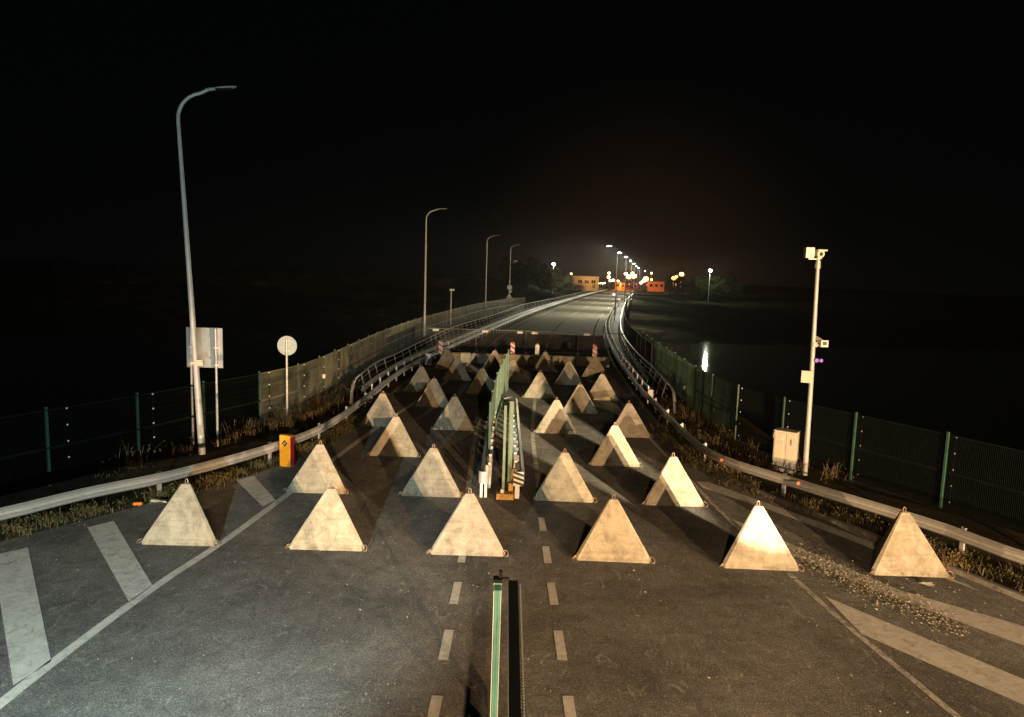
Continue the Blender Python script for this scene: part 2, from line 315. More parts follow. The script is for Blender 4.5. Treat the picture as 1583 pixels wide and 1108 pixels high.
THL = [(33.2,-7.75), (40.7,-8.05), (45.8,-7.6), (54.6,-7.1), (69.45,-6.), (89.8,-2.9), (112,-.2), (128.7,2.), (176.6,11.2), (246,24.), (338.6,42.6), (400,55)]
THR = [(34.5,8.05), (41.6,8.65), (50,9.1), (66.4,10.6), (86.7,13.4), (110.2,17.2), (126.3,19.9), (176.6,28.7), (217.7,36.4), (338.6,60.5)]
def path(tab, y0, y1, step, side=1., off=0.):
    # points every ~step metres with a unit normal pointing away from the road (side -1: left, +1: right)
    out = []; y = y0
    while True:
        x = interp(tab, y); dx = (interp(tab, y+.05)-interp(tab, y-.05))/.1
        l = math.hypot(dx, 1); nx, ny = side/l, -side*dx/l
        out.append((x+nx*off, y+ny*off, nx, ny))
        if y >= y1-1e-6: break
        y = min(y1, y+step/l)
    return out

# ------------------------------------------------------------------ setting: road, verges, kerb, bridge deck, banks, water
def sheet(name, left, right, ys, z, mat):
    b = MB(); cs = 8; vs = []
    for y in ys:
        a, c = interp(left, y), interp(right, y)
        for k in range(cs+1): vs.append((a+(c-a)*k/cs, y, z))
    fs = [(i*(cs+1)+k, i*(cs+1)+k+1, (i+1)*(cs+1)+k+1, (i+1)*(cs+1)+k) for i in range(len(ys)-1) for k in range(cs)]
    b.add(vs, fs); o = b.build(name, mat); tag(o, kind='structure'); return o
ys = [-30+2*i for i in range(36)]+[42+5*i for i in range(76)]
TLA = [(y, x+.22) for y, x in TL]
sheet('road', TLA, TKR, [y for y in ys if y <= 77], 0., M['asphalt'])
sheet('bridge_road', TLA, TKR, [y for y in ys if y >= 77], 0., M['litroad'])  # paler colour here holds the street lamps' light on the far road
# verge strips: from the asphalt edge over the fence and down to the river
def verge(name, inner, fence, side, ys):
    b = MB(); vs = []; rng = random.Random(3)
    for y in ys:
        a = interp(inner, y); f = interp(fence, y)
        row = [(a, -.012), (a+side*.25, .03), (a+side*.9, .05), ((a+f)/2, .04), (f, .0), (f+side*1.6, -.1), (f+side*6, -2.6), (f+side*12, -6.2), (f+side*16, -8.)]
        for k, (x, z) in enumerate(row): vs.append((x, y, z+(rng.uniform(-.025, .035) if 1 < k < 5 else 0)))
    n = 9
    for i in range(len(ys)-1):
        for k in range(n-1): b.add([], [])
    fs = [(i*n+k, i*n+k+1, (i+1)*n+k+1, (i+1)*n+k) for i in range(len(ys)-1) for k in range(n-1)]
    b.add(vs, fs); o = b.build(name, M['soil'], smooth=True); tag(o, kind='structure')
verge('verge', TLA, TFL, -1, [-30+1.*i for i in range(100)])
verge('verge', [(y, x+.16) for y, x in TKR], TFR, 1, [-30+1.*i for i in range(90)])
kb = MB(); kb.loft(path(TKR, 8, 58, .8, 1), [(0, -.02), (0, .1), (.02, .115), (.13, .115), (.15, .1), (.15, -.02)]); tag(kb.build('kerb', M['kerb']), kind='structure')
# bridge deck with footways and fascia
dk = MB(); YD = [44+4*i for i in range(46)]
vs = []
for y in YD:
    l = interp(THL, y)-.5; r = interp(THR, y)+.5; la = interp(TL, y)-.35; ra = interp(TR, y)+.25
    for (x, z) in [(la, -.012), (la, .1), (l, .1), (l, -.9), (l+1.6, -1.1), (r-1.6, -1.1), (r, -.9), (r, .1), (ra, .1), (ra, -.012)]: vs.append((x, y, z))
n = 10; fs = [(i*n+k, (i+1)*n+k, (i+1)*n+k+1, i*n+k+1) for i in range(len(YD)-1) for k in range(n-1)]
dk.add(vs, fs); dk_o = dk.build('bridge_deck', M['deck']); tag(dk_o, 'long concrete bridge deck carrying the road over the dark river', 'bridge')
for y in (62, 98, 134, 170, 206):
    cx = (interp(TL, y)+interp(TR, y))/2; ph = MB(); ph.box((cx, y, -4.8), (13, 1.1, 7.4), -.16); ph.build('pier', M['deck'], dk_o)
w = MB(); w.add([(-900, -60, -5.5), (900, -60, -5.5), (900, 1400, -5.5), (-900, 1400, -5.5)], [(0, 1, 2, 3)]); tag(w.build('river_water', M['water']), kind='structure')
# far bank
def far_h(x, y):
    ysh = 182-50*max(0., min(1., (x-13)/10.)); yl = interp(TL, y)-4; yr = interp(TR, y)+4
    rise = max(0., min(1., (y-ysh+5*math.sin(x*.05))/110.))
    z = -6.2+rise*5.
    if y > ysh: z += min(1, (y-ysh)/14.)*1.1
    d = max(yl-x, x-yr, 0.)
    ramp_ = max(0., min(1., (y-196)/22.))
    z = max(z, ramp_*(-.1-max(0., d-1.5)*.42)+(1-ramp_)*-8)
    if x < yl:
        u = max(0, min(1, (yl-x-3)/22.)); v = max(0, min(1, (y-168)/40.))*max(0, min(1, (352-y)/70.))
        z = max(z, -6+v*(6.+5.6*u))
    z += .35*math.sin(x*.31+y*.17)*math.sin(y*.23-x*.11)*min(1., d/6.)
    return z
fb = MB(); XS = [-420+12*i for i in range(28)]+[-84+3.*i for i in range(70)]+[126+12*i for i in range(30)]
YS = [108+4*i for i in range(70)]+[388+14*i for i in range(70)]
vs = [(x, y, far_h(x, y)) for y in YS for x in XS]; n = len(XS)
fb.add(vs, [(i*n+k, i*n+k+1, (i+1)*n+k+1, (i+1)*n+k) for i in range(len(YS)-1) for k in range(n-1)])
tag(fb.build('far_bank_terrain', M['bank'], smooth=True), kind='structure')

# ------------------------------------------------------------------ road markings
def mark(poly, z=.004, mat='paint', name='road_marking'):
    b = MB(); b.add([(x, y, z) for x, y in poly], [tuple(range(len(poly)))]); o = b.build(name, M[mat]); tag(o, kind='structure'); return o
def line(tab, y0, y1, wd, mat='paint', step=1.):
    b = MB(); p = path(tab, y0, y1, step, 1); vs = []
    for (x, y, nx, ny) in p: vs += [(x-nx*wd/2, y-ny*wd/2, .004), (x+nx*wd/2, y+ny*wd/2, .004)]
    b.add(vs, [(2*i, 2*i+1, 2*i+3, 2*i+2) for i in range(len(p)-1)]); o = b.build('road_edge_line', M[mat]); tag(o, kind='structure')
TEL = [(0,-7.55), (9.7,-7.36), (13.42,-7.08), (15.48,-6.75), (18.76,-6.41), (25.1,-5.85), (30,-5.33), (39.3,-4.1), (57,-2.5), (75.65,-.9), (112.8,4.4), (176.6,15.4), (246,28.2), (338.6,46.9)]
TER = [(0,8.1), (9.9,6.97), (12.82,6.58), (14.86,6.4), (18.56,6.07), (20.9,5.98), (25.1,5.82), (32,5.75), (45,6.1), (58.2,7.2), (86.7,10.2), (126.3,16.4), (217.7,32.9), (338.6,57)]
line(TEL, 2, 338, .2); line(TER, 2, 40, .13, 'worn'); line(TER, 40.2, 330, .14)
TCE = [(y, (interp(TEL, y)+interp(TER, y))/2) for y in (57, 75, 100, 126, 170, 217, 280, 338)]
line(TCE, 60, 330, .14)
d0 = None
for sx, x0 in ((-1, -1.0), (1, 1.04)):
    for k in range(8):
        y = 4.12+2*k-(.1 if sx < 0 else 0); xx = x0*1.0+(.04 if sx > 0 else 0)*(10-y)/3
        if d0 is None:
            b = MB(); b.add([(-.085, -.5, 0), (.085, -.5, 0), (.085, .5, 0), (-.085, .5, 0)], [(0, 1, 2, 3)]); d0 = b.build('lane_dash', M['paint']); tag(d0, kind='structure'); o = d0
        else: o = d0.copy(); col.objects.link(o)
        o.location = (xx, y-.5, .004); o.rotation_euler = (0, 0, R(random.uniform(-.6, .6)+(1 if sx > 0 else -.6)))
line([(20, -1.2), (30, -1.35), (56, .1)], 20.4, 44, .16, 'worn'); line([(20, .95), (30, 1.0), (56, 2.4)], 20.8, 44, .16, 'worn')
# hatching, left
mark([(-11.3, 14.62), (-10.86, 15.1), (-7.36, 10.62), (-7.5, 9.95), (-7.52, 9.92)][:4], mat='paint', name='hatch_stripe')
mark([(-10.32, 16.42), (-9.94, 16.9), (-7.16, 13.42), (-7.22, 12.68)], name='hatch_stripe')
mark([(-8.35, 20.62), (-7.95, 21.08), (-6.52, 18.86), (-6.68, 18.3)], name='hatch_stripe')
mark([(-13.2, 12.3), (-12.8, 12.8), (-8.0, 6.7), (-8.2, 6.1)], name='hatch_stripe')
# hatching, right
mark([(6.72, 13.87), (8.78, 10.98), (11.3, 7.4), (10.75, 6.75), (8.25, 10.25), (6.72, 12.35)], name='hatch_stripe')
mark([(6.18, 18.5), (8.5, 14.3), (10.14, 12.84), (12.6, 9.2), (12.05, 8.6), (9.59, 12.1), (8.0, 14.15), (6.28, 17.1)], name='hatch_stripe')
mark([(6.12, 22.0), (6.5, 21.9), (8.35, 18.85), (9.3, 17.1), (10.3, 14.35), (9.95, 14.9), (8.75, 17.3), (7.5, 19.4), (6.14, 21.3)], name='hatch_stripe')
line([(10, 12.6), (13.9, 10.62), (17.4, 9.1), (20.1, 7.8), (22, 7.02)], 19.6, 22, .02, 'worn', .5)

# ------------------------------------------------------------------ concrete pyramids
def pyramid_body():
    b = MB(); V = [(-.945, -.5455), (.945, -.5455), (0, 1.091)]
    def hexa(k, c, z):
        out = []
        for i in range(3):
            p, n, q = V[i], V[(i+1) % 3], V[(i-1) % 3]
            for t in (q, n):
                out.append((k*(p[0]+(t[0]-p[0])*c), k*(p[1]+(t[1]-p[1])*c), z))
        return out
    rings = [hexa(1., .066, 0), hexa(1., .066, .055), hexa(.145, .17, 1.315), hexa(.12, .17, 1.33)]
    vs = [v for r in rings for v in r]
    fs = [(i*6+k, i*6+(k+1) % 6, (i+1)*6+(k+1) % 6, (i+1)*6+k) for i in range(3) for k in range(6)]+[tuple(range(5, -1, -1)), tuple(range(18, 24))]
    return b.add(vs, fs)
G_TEETH = 'concrete pyramids set out in staggered rows across the road'
TEETH = [
 (-7.65,15.97,'pale concrete pyramid nearest the left guardrail, leftmost of the front row'),
 (-4.19,15.95,'pale front row concrete pyramid with dark ripple lines, left of the lane dashes'),
 (-0.9,15.9,'concrete pyramid covering a left lane dash, in front of the white left median rail end'),
 (2.49,15.8,'mottled front row concrete pyramid just right of the right lane dashes'),
 (5.84,15.62,'concrete pyramid with a glaring white upper half standing on the worn right edge line'),
 (9.18,15.5,'concrete pyramid closest to the right guardrail, rightmost of the front row'),
 (-5.6,20.06,'ripple marked concrete pyramid just right of the yellow box by the left guardrail'),
 (-2.24,20.06,'two toned concrete pyramid left of the median rail ends, second row'),
 (1.65,20,'grey faced concrete pyramid right of the black and white striped median rail end'),
 (4.83,19.9,'concrete pyramid with a glaring upper right side, rightmost of the second row'),
 (-4.07,24.35,'greenish grey concrete pyramid overlapping the left edge line behind the second row'),
 (3.7,23.98,'third row concrete pyramid with a golden right half and a dark notch'),
 (-5.42,28.95,'sandy concrete pyramid by the left guardrail, partly hidden behind a greenish grey one'),
 (-2.35,28.75,'concrete pyramid with pale tip and banded grey face, left of the tall green median fence'),
 (1.93,28.7,'brownish concrete pyramid with a thin bright right edge beside the bent median guardrail'),
 (4.92,28.4,'evenly lit tan concrete pyramid by the right guardrail, behind the golden notched one'),
 (-3.77,33.55,'fifth row concrete pyramid left of the median fence, pale at tip and foot'),
 (3.33,33.1,'concrete pyramid showing as a slanting golden bar beyond the bent median guardrail'),
 (-4.94,37.7,'concrete pyramid beside the left bridge rail with a slanting pale left edge'),
 (-1.6,37.7,'grey concrete pyramid with bright right edge tight against the left of the median fence'),
 (1.54,36.9,'short looking golden concrete pyramid just right of the far half of the median fence'),
 (4.87,36.9,'tan concrete pyramid near the right bridge rail in front of the dim red beacon post'),
 (-3.32,42.2,'dark concrete pyramid with one bright slanting right edge before the leftmost white block'),
 (0.06,41.9,'grey green concrete pyramid behind the far end of the tall green median fence'),
 (3.48,41.8,'tan concrete pyramid in the middle of the right lane, seventh row'),
 (-4.38,46.8,'concrete pyramid touching the red and white beacon post at the far left, last row'),
 (-1.18,46.9,'dim grey concrete pyramid before the block wall, left of the middle beacon post'),
 (2.26,47,'dim concrete pyramid right of the plain white beacon post in the last row'),
 (5.45,45.3,'dim brown concrete pyramid directly under the far right red beacon post'),
]
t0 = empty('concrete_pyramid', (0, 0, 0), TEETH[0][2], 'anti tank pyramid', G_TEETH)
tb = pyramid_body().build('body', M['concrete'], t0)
import bmesh
bm = bmesh.new(); bm.from_mesh(tb.data); bm.faces.ensure_lookup_table()
big = sorted(bm.faces, key=lambda f: -f.calc_area())
big = [f for f in big if abs(f.normal.z) < .9][:3]
bmesh.ops.inset_individual(bm, faces=big, thickness=.03, depth=-.012)
bm.to_mesh(tb.data); bm.free()
bv = tb.modifiers.new('bevel', 'BEVEL'); bv.width = .014; bv.segments = 2; bv.limit_method = 'ANGLE'; bv.angle_limit = R(25)
lp = MB(); lp.tube([(-.03, 0, 1.29), (-.03, 0, 1.39), (-.022, 0, 1.425), (0, 0, 1.44), (.022, 0, 1.425), (.03, 0, 1.39), (.03, 0, 1.29)], .012, 8)
lp.build('lifting_loop', M['steel'], t0, smooth=True)
for ang in (210, 330, 90):
    c = MB(); pts = []; ca, sa = math.cos(R(ang)), math.sin(R(ang))
    for k in range(11):
        th = 2*math.pi*(k/10-.5)*.94; rr = 1.03+.064*math.cos(th); tt = .04*math.sin(th); pts.append((rr*ca-tt*sa, rr*sa+tt*ca, .075-.03*math.cos(th)+.05*math.sin(th)))
    c.tube(pts, .0125, 7); c.build('corner_loop', M['steel'], t0, smooth=True)
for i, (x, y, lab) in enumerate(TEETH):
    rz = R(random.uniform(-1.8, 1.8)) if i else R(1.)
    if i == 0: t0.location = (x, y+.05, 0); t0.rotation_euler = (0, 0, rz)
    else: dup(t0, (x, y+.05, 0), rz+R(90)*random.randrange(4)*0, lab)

# ------------------------------------------------------------------ guardrails
def wprof(z0, flip=1):
    f = [(.0, .31), (.015, .3), (.075, .262), (.088, .25), (.088, .235), (.075, .22), (.01, .19), (.0, .18), (.0, .13), (.01, .12), (.075, .09), (.088, .075), (.088, .06), (.075, .048), (.015, .01), (.0, .0)]
    t = .007
    a = [(-d*flip, z0+z) for d, z in f]; b_ = [(-(d-t)*flip, z0+z) for d, z in reversed(f)]
    return a+b_
def cpost(h, mat, name, parent, d=.1):
    b = MB(); b.box((-.0, 0, h/2-.15), (.01, d, h+.3)); b.box((.03, -d/2+.005, h/2-.15), (.05, .01, h+.3)); b.box((.03, d/2-.005, h/2-.15), (.05, .01, h+.3))
    return b.build(name, mat, parent)
def guardrail(tab, y0, y1, side, label, posts, z0=.44, name='guardrail', post_h=.74, spacer=True, second=None, cat='guardrail', off=0.):
    p = path(tab, y0, y1, .7 if y1 < 120 else 1.5, side, off); o = p[0]; org = (o[0], o[1], 0)
    root = empty(name, org, label, cat)
    b = MB(); b.loft(p, wprof(z0)); b.build('beam', M['galv'], root, origin=org)
    if second:
        q = [(x+nx*second[0], y+ny*second[0], nx, ny) for x, y, nx, ny in p]
        b = MB(); b.loft(q, wprof(second[1])); b.build('beam', M['galv'], root, origin=org)
    pp = None
    for yy in posts:
        x = interp(tab, yy); dx = (interp(tab, yy+.05)-interp(tab, yy-.05))/.1; l = math.hypot(dx, 1); nx, ny = side/l, -side*dx/l
        loc = (x+nx*(.16+off)-org[0], yy+ny*(.16+off)-org[1], 0); rz = math.atan2(ny, nx)
        if pp is None:
            b = MB(); h = post_h; b.box((0, 0, h/2-.2), (.01, .1, h+.4)); b.box((.03, -.047, h/2-.2), (.05, .008, h+.4)); b.box((.03, .047, h/2-.2), (.05, .008, h+.4))
            if spacer: b.box((-.07, 0, z0+.155), (.12, .09, .2))
            pp = b.build('post', M['galvpost'], root, loc=loc); pp.rotation_euler = (0, 0, rz)
        else: copy_part(pp, root, loc, rz)
    # splice bolts on the traffic face
    b = MB()
    for i in range(2, len(p), 3):
        x, y, nx, ny = p[i]
        for dz in (.05, .26): b.box((x-nx*.045, y-ny*.045, z0+dz), (.03, .03, .03), math.atan2(ny, nx))
    b.build('splice_bolts', M['lampgrey'], root, origin=org)
    return root, org
gl, gl_o = guardrail(TL, 8, 36.2, -1, 'galvanised guardrail curving along the weedy left verge behind the yellow box', [9.3, 12.2, 15.0, 18.7, 22.4, 25.5, 28.9, 32.4])
gr, gr_o = guardrail(TR, 8, 36.5, 1, 'galvanised guardrail with two amber reflectors curving along the right verge', [9.2, 12.6, 16.2, 20.5, 24.3, 27.6, 30.5, 33.4])
for (yy, dz) in ((19.95, .74), (22.5, .7)):
    x = interp(TR, yy); b = MB(); b.vprism([(-.05, -.05), (.03, -.055), (.06, 0), (.03, .055), (-.05, .05)], -.02, .02)
    b.build('reflector', M['amber'], gr, loc=(x-gr_o[0]-.1, yy-gr_o[1]-.08, dz-.08))
# H2 barriers on the bridge: two beams on one row of posts
guardrail(TL, 33.5, 336, -1, 'double galvanised bridge barrier on the left with white topped posts running to the checkpoint', [34+2.2*i for i in range(46)]+[137+4*i for i in range(49)], z0=.4, name='bridge_barrier', post_h=.9, second=(.62, .52), cat='bridge barrier')
br, br_o = guardrail(TR, 35.2, 300, 1, 'double galvanised bridge barrier bending right past the far right pyramids', [35.6+2.2*i for i in range(40)]+[125+4*i for i in range(43)], z0=.42, name='bridge_barrier', post_h=.98, second=(.42, .46), cat='bridge barrier')
b = MB(); b.box((.2, .0, .62), (.26, .05, .5)); b.build('end_plate', M['lampgrey'], br, loc=(0, -.2, 0))
# second row of posts (white caps) behind the left barrier
# hand rails of the footways
def handrail(tab, y0, y1, side, label, step, hook):
    p = path(tab, y0, y1, 1., side); org = (p[0][0], p[0][1], 0); root = empty('hand_rail', org, label, 'hand rail')
    b = MB(); b.loft(p, [(-.045, 1.06), (-.045, 1.12), (.045, 1.12), (.045, 1.06)]); b.build('top_rail', M['galv'], root, origin=org)
    for z in (.45, .78):
        b = MB(); b.loft(p, [(-.015, z), (-.015, z+.025), (.015, z+.025), (.015, z)]); b.build('mid_rail', M['lampgrey'], root, origin=org)
    n = 0; pp = None; y = y0+.6; st = step
    while y < y1 and n < 96:
        x = interp(tab, y); dx = (interp(tab, y+.05)-interp(tab, y-.05))/.1; l = math.hypot(dx, 1); nx, ny = side/l, -side*dx/l
        loc = (x-org[0], y-org[1], 0); rz = math.atan2(ny, nx)
        if pp is None:
            b = MB(); b.tube([(-.22, 0, 0), (-.18, 0, .35), (-.08, 0, .75), (0, 0, 1.07)], [.032, .03, .026, .022], 6); pp = b.build('post', M['lampgrey'], root, loc=loc, smooth=True); pp.rotation_euler = (0, 0, rz)
        else: copy_part(pp, root, loc, rz)
        n += 1; y += st
        if n > 40: st = step*2.2
    x, y, nx, ny = p[0]
    b = MB(); pts = [(x, y, 1.09), (x-nx*.05, y-1.0, 1.08), (x-nx*.12, y-1.9, .95), (x-nx*.2, y-2.5, .65), (x-nx*.25, y-2.8, .2), (x-nx*.26, y-2.9, 0)]
    b.loft([(px_, py_, nx, ny) for px_, py_, _ in pts], [(-.02, 0), (.02, 0)], closed=False) if False else b.tube(pts, [.05, .055, .07, .08, .085, .085], 8)
    b.build('end_curve', M['galv'], root, origin=org, smooth=True)
handrail(THL, 35.5, 336, -1, 'steel hand rail with curved posts along the left bridge footway', 2.2, 1)
handrail(THR, 35.8, 250, 1, 'steel hand rail sweeping along the right bridge footway before the dark river', 2.2, 1)

# ------------------------------------------------------------------ mesh fences
def screen():
    p = path(THR, 46, 150, 3., 1, .42); org = (p[0][0], p[0][1], 0); root = empty('bridge_screen', org, 'dark solid screen along the outer edge of the right bridge footway', 'screen fence')
    pp = pn = None
    for i, (x, y, nx, ny) in enumerate(p):
        loc = (x-org[0], y-org[1], 0); rz = math.atan2(ny, nx)
        if pp is None:
            b = MB(); b.box((0, 0, 1.05), (.08, .08, 2.3)); pp = b.build('post', M['dimpole'], root, loc=loc); pp.rotation_euler = (0, 0, rz)
        else: copy_part(pp, root, loc, rz)
        if i+1 < len(p):
            x2, y2 = p[i+1][:2]; ang = math.atan2(y2-y, x2-x); ln = math.hypot(x2-x, y2-y)
            if pn is None:
                b = MB()
                for k in range(11): b.box((1.5, 0, .2+k*.19), (2.94, .03, .178))
                pn = b.build('panel', M['screen'], root, loc=loc); pn.rotation_euler = (0, 0, ang); pn.scale = (ln/3., 1, 1)
            else: copy_part(pn, root, loc, ang, ln/3.)
screen()
def fence_panel(L=2.5, H=2.25, gap=.05, w=.0035):
    b = MB(); n = int(L/gap)
    for i in range(n+1):
        x = i*L/n; b.add([(x-w, -w, .03), (x+w, -w, .03), (x, w, .03), (x-w, -w, H), (x+w, -w, H), (x, w, H)], [(0, 1, 4, 3), (1, 2, 5, 4), (2, 0, 3, 5)])
    z = .08
    zs = []
    while z < H: zs.append(z); z += .2
    for z in zs+[H/2+.03, H/2-.03]:
        b.add([(0, -.009, z-w), (0, -.009, z+w), (0, -.002, z), (L, -.009, z-w), (L, -.009, z+w), (L, -.002, z)], [(0, 1, 4, 3), (1, 2, 5, 4), (2, 0, 3, 5)])
    for z in (H/2, .06, H-.02):
        b.box((L/2, -.012, z), (L, .02, .035))
    return b
def fence(tab, y0, y1, label, seg, clampdx, H=2.25, pale_y=1e9, palemat='fencelit', palelab='olive weathered panel, toned as lit'):
    pts = []; y = y0
    while y < y1+.01:
        pts.append((interp(tab, y), y)); dx = (interp(tab, y+.05)-interp(tab, y-.05))/.1; y += seg/math.hypot(dx, 1)
    org = (pts[0][0], pts[0][1], 0); root = empty('mesh_fence', org, label, 'fence'); pan = post = clip = panpale = None
    for i, (x, y) in enumerate(pts):
        loc = (x-org[0], y-org[1], 0)
        if i+1 < len(pts): ang = math.atan2(pts[i+1][1]-y, pts[i+1][0]-x); ln = math.hypot(pts[i+1][1]-y, pts[i+1][0]-x)
        if post is None:
            b = MB(); b.box((0, .03, H/2-.1), (.06, .06, H+.32)); b.box((0, .03, H+.065), (.07, .07, .012)); post = b.build('post', M['fence'], root, loc=loc); post.rotation_euler = (0, 0, ang)
        else: copy_part(post, root, loc, ang)
        if i+1 < len(pts):
            if pan is None: pan = fence_panel(seg, H).build('panel', M['fencewire'], root, loc=loc); pan.rotation_euler = (0, 0, ang); pan.scale = (ln/seg, 1, 1)
            elif y > pale_y:  # far panels take the wire brightened as if lit
                if panpale is None: panpale = fence_panel(seg, H, .034, .0042).build('panel', M[palemat], root, loc=loc); panpale.rotation_euler = (0, 0, ang); panpale.scale = (ln/seg, 1, 1); panpale['label'] = palelab
                else: copy_part(panpale, root, loc, ang, ln/seg)
            else: copy_part(pan, root, loc, ang, ln/seg)
            if y < 45:
                l2 = (loc[0]+math.cos(ang)*clampdx, loc[1]+math.sin(ang)*clampdx, 0)
                if clip is None:
                    b = MB(); b.box((0, -.03, H/2+.05), (.012, .012, H-.1), 0, 0)
                    for k in range(5): b.box((0, -.04, .25+k*(H-.3)/4), (.035, .03, .045), 0, 1)
                    clip = b.build('clamp_strip', [M['fencewire'], M['white']], root, loc=l2); clip.rotation_euler = (0, 0, ang)
                else: copy_part(clip, root, l2, ang)
    return root
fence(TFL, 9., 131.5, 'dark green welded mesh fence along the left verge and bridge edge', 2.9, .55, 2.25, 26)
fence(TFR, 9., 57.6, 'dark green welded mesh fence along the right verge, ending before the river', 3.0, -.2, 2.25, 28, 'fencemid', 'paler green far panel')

# ------------------------------------------------------------------ street lamps
def lamp(name, loc, label, group, lit, h=12., arm=.5, azim=0.):
    root = empty(name, loc, label, 'street lamp', group, azim)
    pts = [(0, 0, -.2), (0, 0, 2.), (0, 0, h*.5), (0, 0, h-1.15)]; rr = [.115, .105, .08, .058]
    for k in range(1, 8):
        a = k/7*R(82); pts.append((.85*(1-math.cos(a)), 0, h-1.15+.85*math.sin(a))); rr.append(.056)
    e = pts[-1]; pts.append((e[0]+arm*.45, 0, e[2]+.1)); rr.append(.05); pts.append((e[0]+arm*.6, 0, e[2]+.13)); rr.append(.045)
    b = MB(); b.tube(pts, rr, 12); pl = b.build('pole', M['dimpole' if lit else 'pole'], root, smooth=True)
    b = MB(); b.box((0, 0, .012), (.36, .36, .024)); b.build('base_plate', M['lampgrey'], pl)
    b = MB(); b.box((0, -.1, .9), (.1, .04, .35)); b.build('service_door', M['lampgrey'], pl)
    hx, hz = pts[-1][0], pts[-1][2]
    b = MB()
    prof = [(-.12, .05, .05), (0, .07, .055), (.12, .09, .05), (.3, .15, .05), (.55, .16, .045), (.75, .12, .03), (.86, .03, .012)]; vs = []
    for (x, wd, t) in prof:
        for k in range(10):
            th = 2*math.pi*k/10; vs.append((hx+x, wd*math.cos(th), hz+.12*x+t*math.sin(th)))
    n = 10; fs = [(i*n+k, i*n+(k+1) % n, (i+1)*n+(k+1) % n, (i+1)*n+k) for i in range(len(prof)-1) for k in range(n)]+[tuple(range(n-1, -1, -1)), tuple(range((len(prof)-1)*n, len(prof)*n))]
    b.add(vs, fs); hd = b.build('luminaire', M['lampgrey' if lit else 'pole'], root, smooth=True)
    b = MB(); b.box((hx+.46, 0, hz-.005), (.5, .26, .05)); b.build('lens', M['lampwhite'] if lit else M['glass'], hd)
    return root, (hx+.46, hz)
GL = 'unlit street lamps along the left side'
l1, _ = lamp('street_lamp', (-10.56, 23.3, 0), 'tall unlit street lamp nearest the viewer on the left verge, box on its pole', GL, False, 12.3, .5, R(8))
l1.rotation_euler = (0, R(-2.6), R(8))
b = MB(); b.box((.18, -.1, 3.22), (.22, .16, .2)); b.box((0, -.02, 3.22), (.26, .26, .08)); b.tube([(.24, -.18, 3.22), (.24, -.24, 3.22)], .07, 12); b.build('junction_box', M['cabinet'], l1)
l2 = dup(l1, (-8.09, 63.4, 0), R(14), 'unlit street lamp rising from the left bridge barrier near the temporary fence')
l3 = dup(l1, (-4.23, 104.3, 0), R(14), 'unlit street lamp beyond the short camera pole on the left of the bridge')
l4 = dup(l1, (-.9, 135., 0), R(14), 'farthest unlit left street lamp carrying two round traffic signs')
for o in list(bpy.data.objects):
    if o.name.startswith('junction_box') and o.parent is not None and o.parent != l1: bpy.data.objects.remove(o)
def disc(b, c, r, t=.03, mat=0, n=24):
    b.vprism([(c[0]+r*math.cos(2*math.pi*k/n), c[2]+r*math.sin(2*math.pi*k/n)) for k in range(n)], c[1]-t/2, c[1]+t/2, mat)
sg = empty('traffic_sign', (-.9, 134.6, 0), 'small round and triangular signs seen from behind on the farthest unlit left lamp pole', 'traffic sign')
b = MB(); disc(b, (0, -.1, 4.0), .48); b.build('round_plate', M['signback'], sg)
b = MB(); b.vprism([(-.55, 1.75), (.55, 1.75), (.62, 1.85), (.06, 2.78), (-.06, 2.78), (-.62, 1.85)], -.12, -.09); b.build('triangle_plate', M['signback'], sg)
b = MB(); b.box((.25, -.1, 3.2), (.35, .12, .4)); b.build('control_box', M['signback'], sg)
cm = empty('traffic_camera', (-.9, 134.7, 0), 'small camera on a bracket halfway up the farthest unlit left lamp pole', 'camera')
b = MB(); b.tube([(0, 0, 8.6), (1.0, 0, 8.9)], .03, 6); b.box((1., -.05, 9.05), (.75, .3, .28)); b.box((.75, -.05, 8.75), (.12, .12, .3)); b.build('camera_body', M['lampgrey'], cm)
GR = 'lit street lamps along the right side of the bridge'
heads = [(15.57,116.8), (21.75,146.4), (27.62,174.8), (35.2,213.7), (42.8,252.6), (52.3,301.6), (62.3,353.), (90.6,487.)]
LBL = ['nearest lit white street lamp on the right of the bridge, highest of the row', 'second lit white street lamp from the near end of the right row', 'third lit white street lamp along the right of the bridge', 'fourth lit white street lamp along the right row', 'fifth lit white street lamp of the right row, about midway', 'sixth lit white street lamp of the right row', 'seventh lit white street lamp, second from the far end', 'farthest and lowest lit white street lamp of the right row']
r0 = None; lights = []
for (hx, hy), lab in zip(heads, LBL):
    if r0 is None:
        r0, (ex, ez) = lamp('street_lamp', (hx+1.5, hy, 0), lab, GR, True, 11.85, .5, R(180)); r = r0
    else: r = dup(r0, (hx+1.5, hy, 0), R(180), lab)
    lights.append((hx, hy, 11.75))

# ------------------------------------------------------------------ median: rails, fence, gate posts
def med_posts(root, org, xs, y0, y1, side, mat):
    pp = None; y = y0
    while y < y1:
        loc = (interp(xs, y)-org[0], y-org[1], 0)
        if pp is None:
            b = MB(); b.box((0, 0, .4), (.09, .06, .8)); b.box((side*.07, 0, .62), (.1, .12, .2)); pp = b.build('post', mat, root, loc=loc)
        else: copy_part(pp, root, loc)
        y += 1.0
MRX = [(19.5, .4), (22.4, .36), (26, .3), (30.5, .25), (33, .22)]
pr = path(MRX, 19.75, 31.6, .5, -1); org = (.4, 19.7, 0)
mr = empty('median_guardrail', org, 'right median guardrail with black and white striped end, bent round at its far end', 'guardrail')
arc = [(-.02+.26*math.cos(a), 31.8+.5*math.sin(a), -math.cos(a), -math.sin(a)) for a in [R(8*k) for k in range(0, 20)]]
b = MB(); b.loft(pr+arc, wprof(.46)); b.build('beam', M['galv'], mr, smooth=True, origin=org)
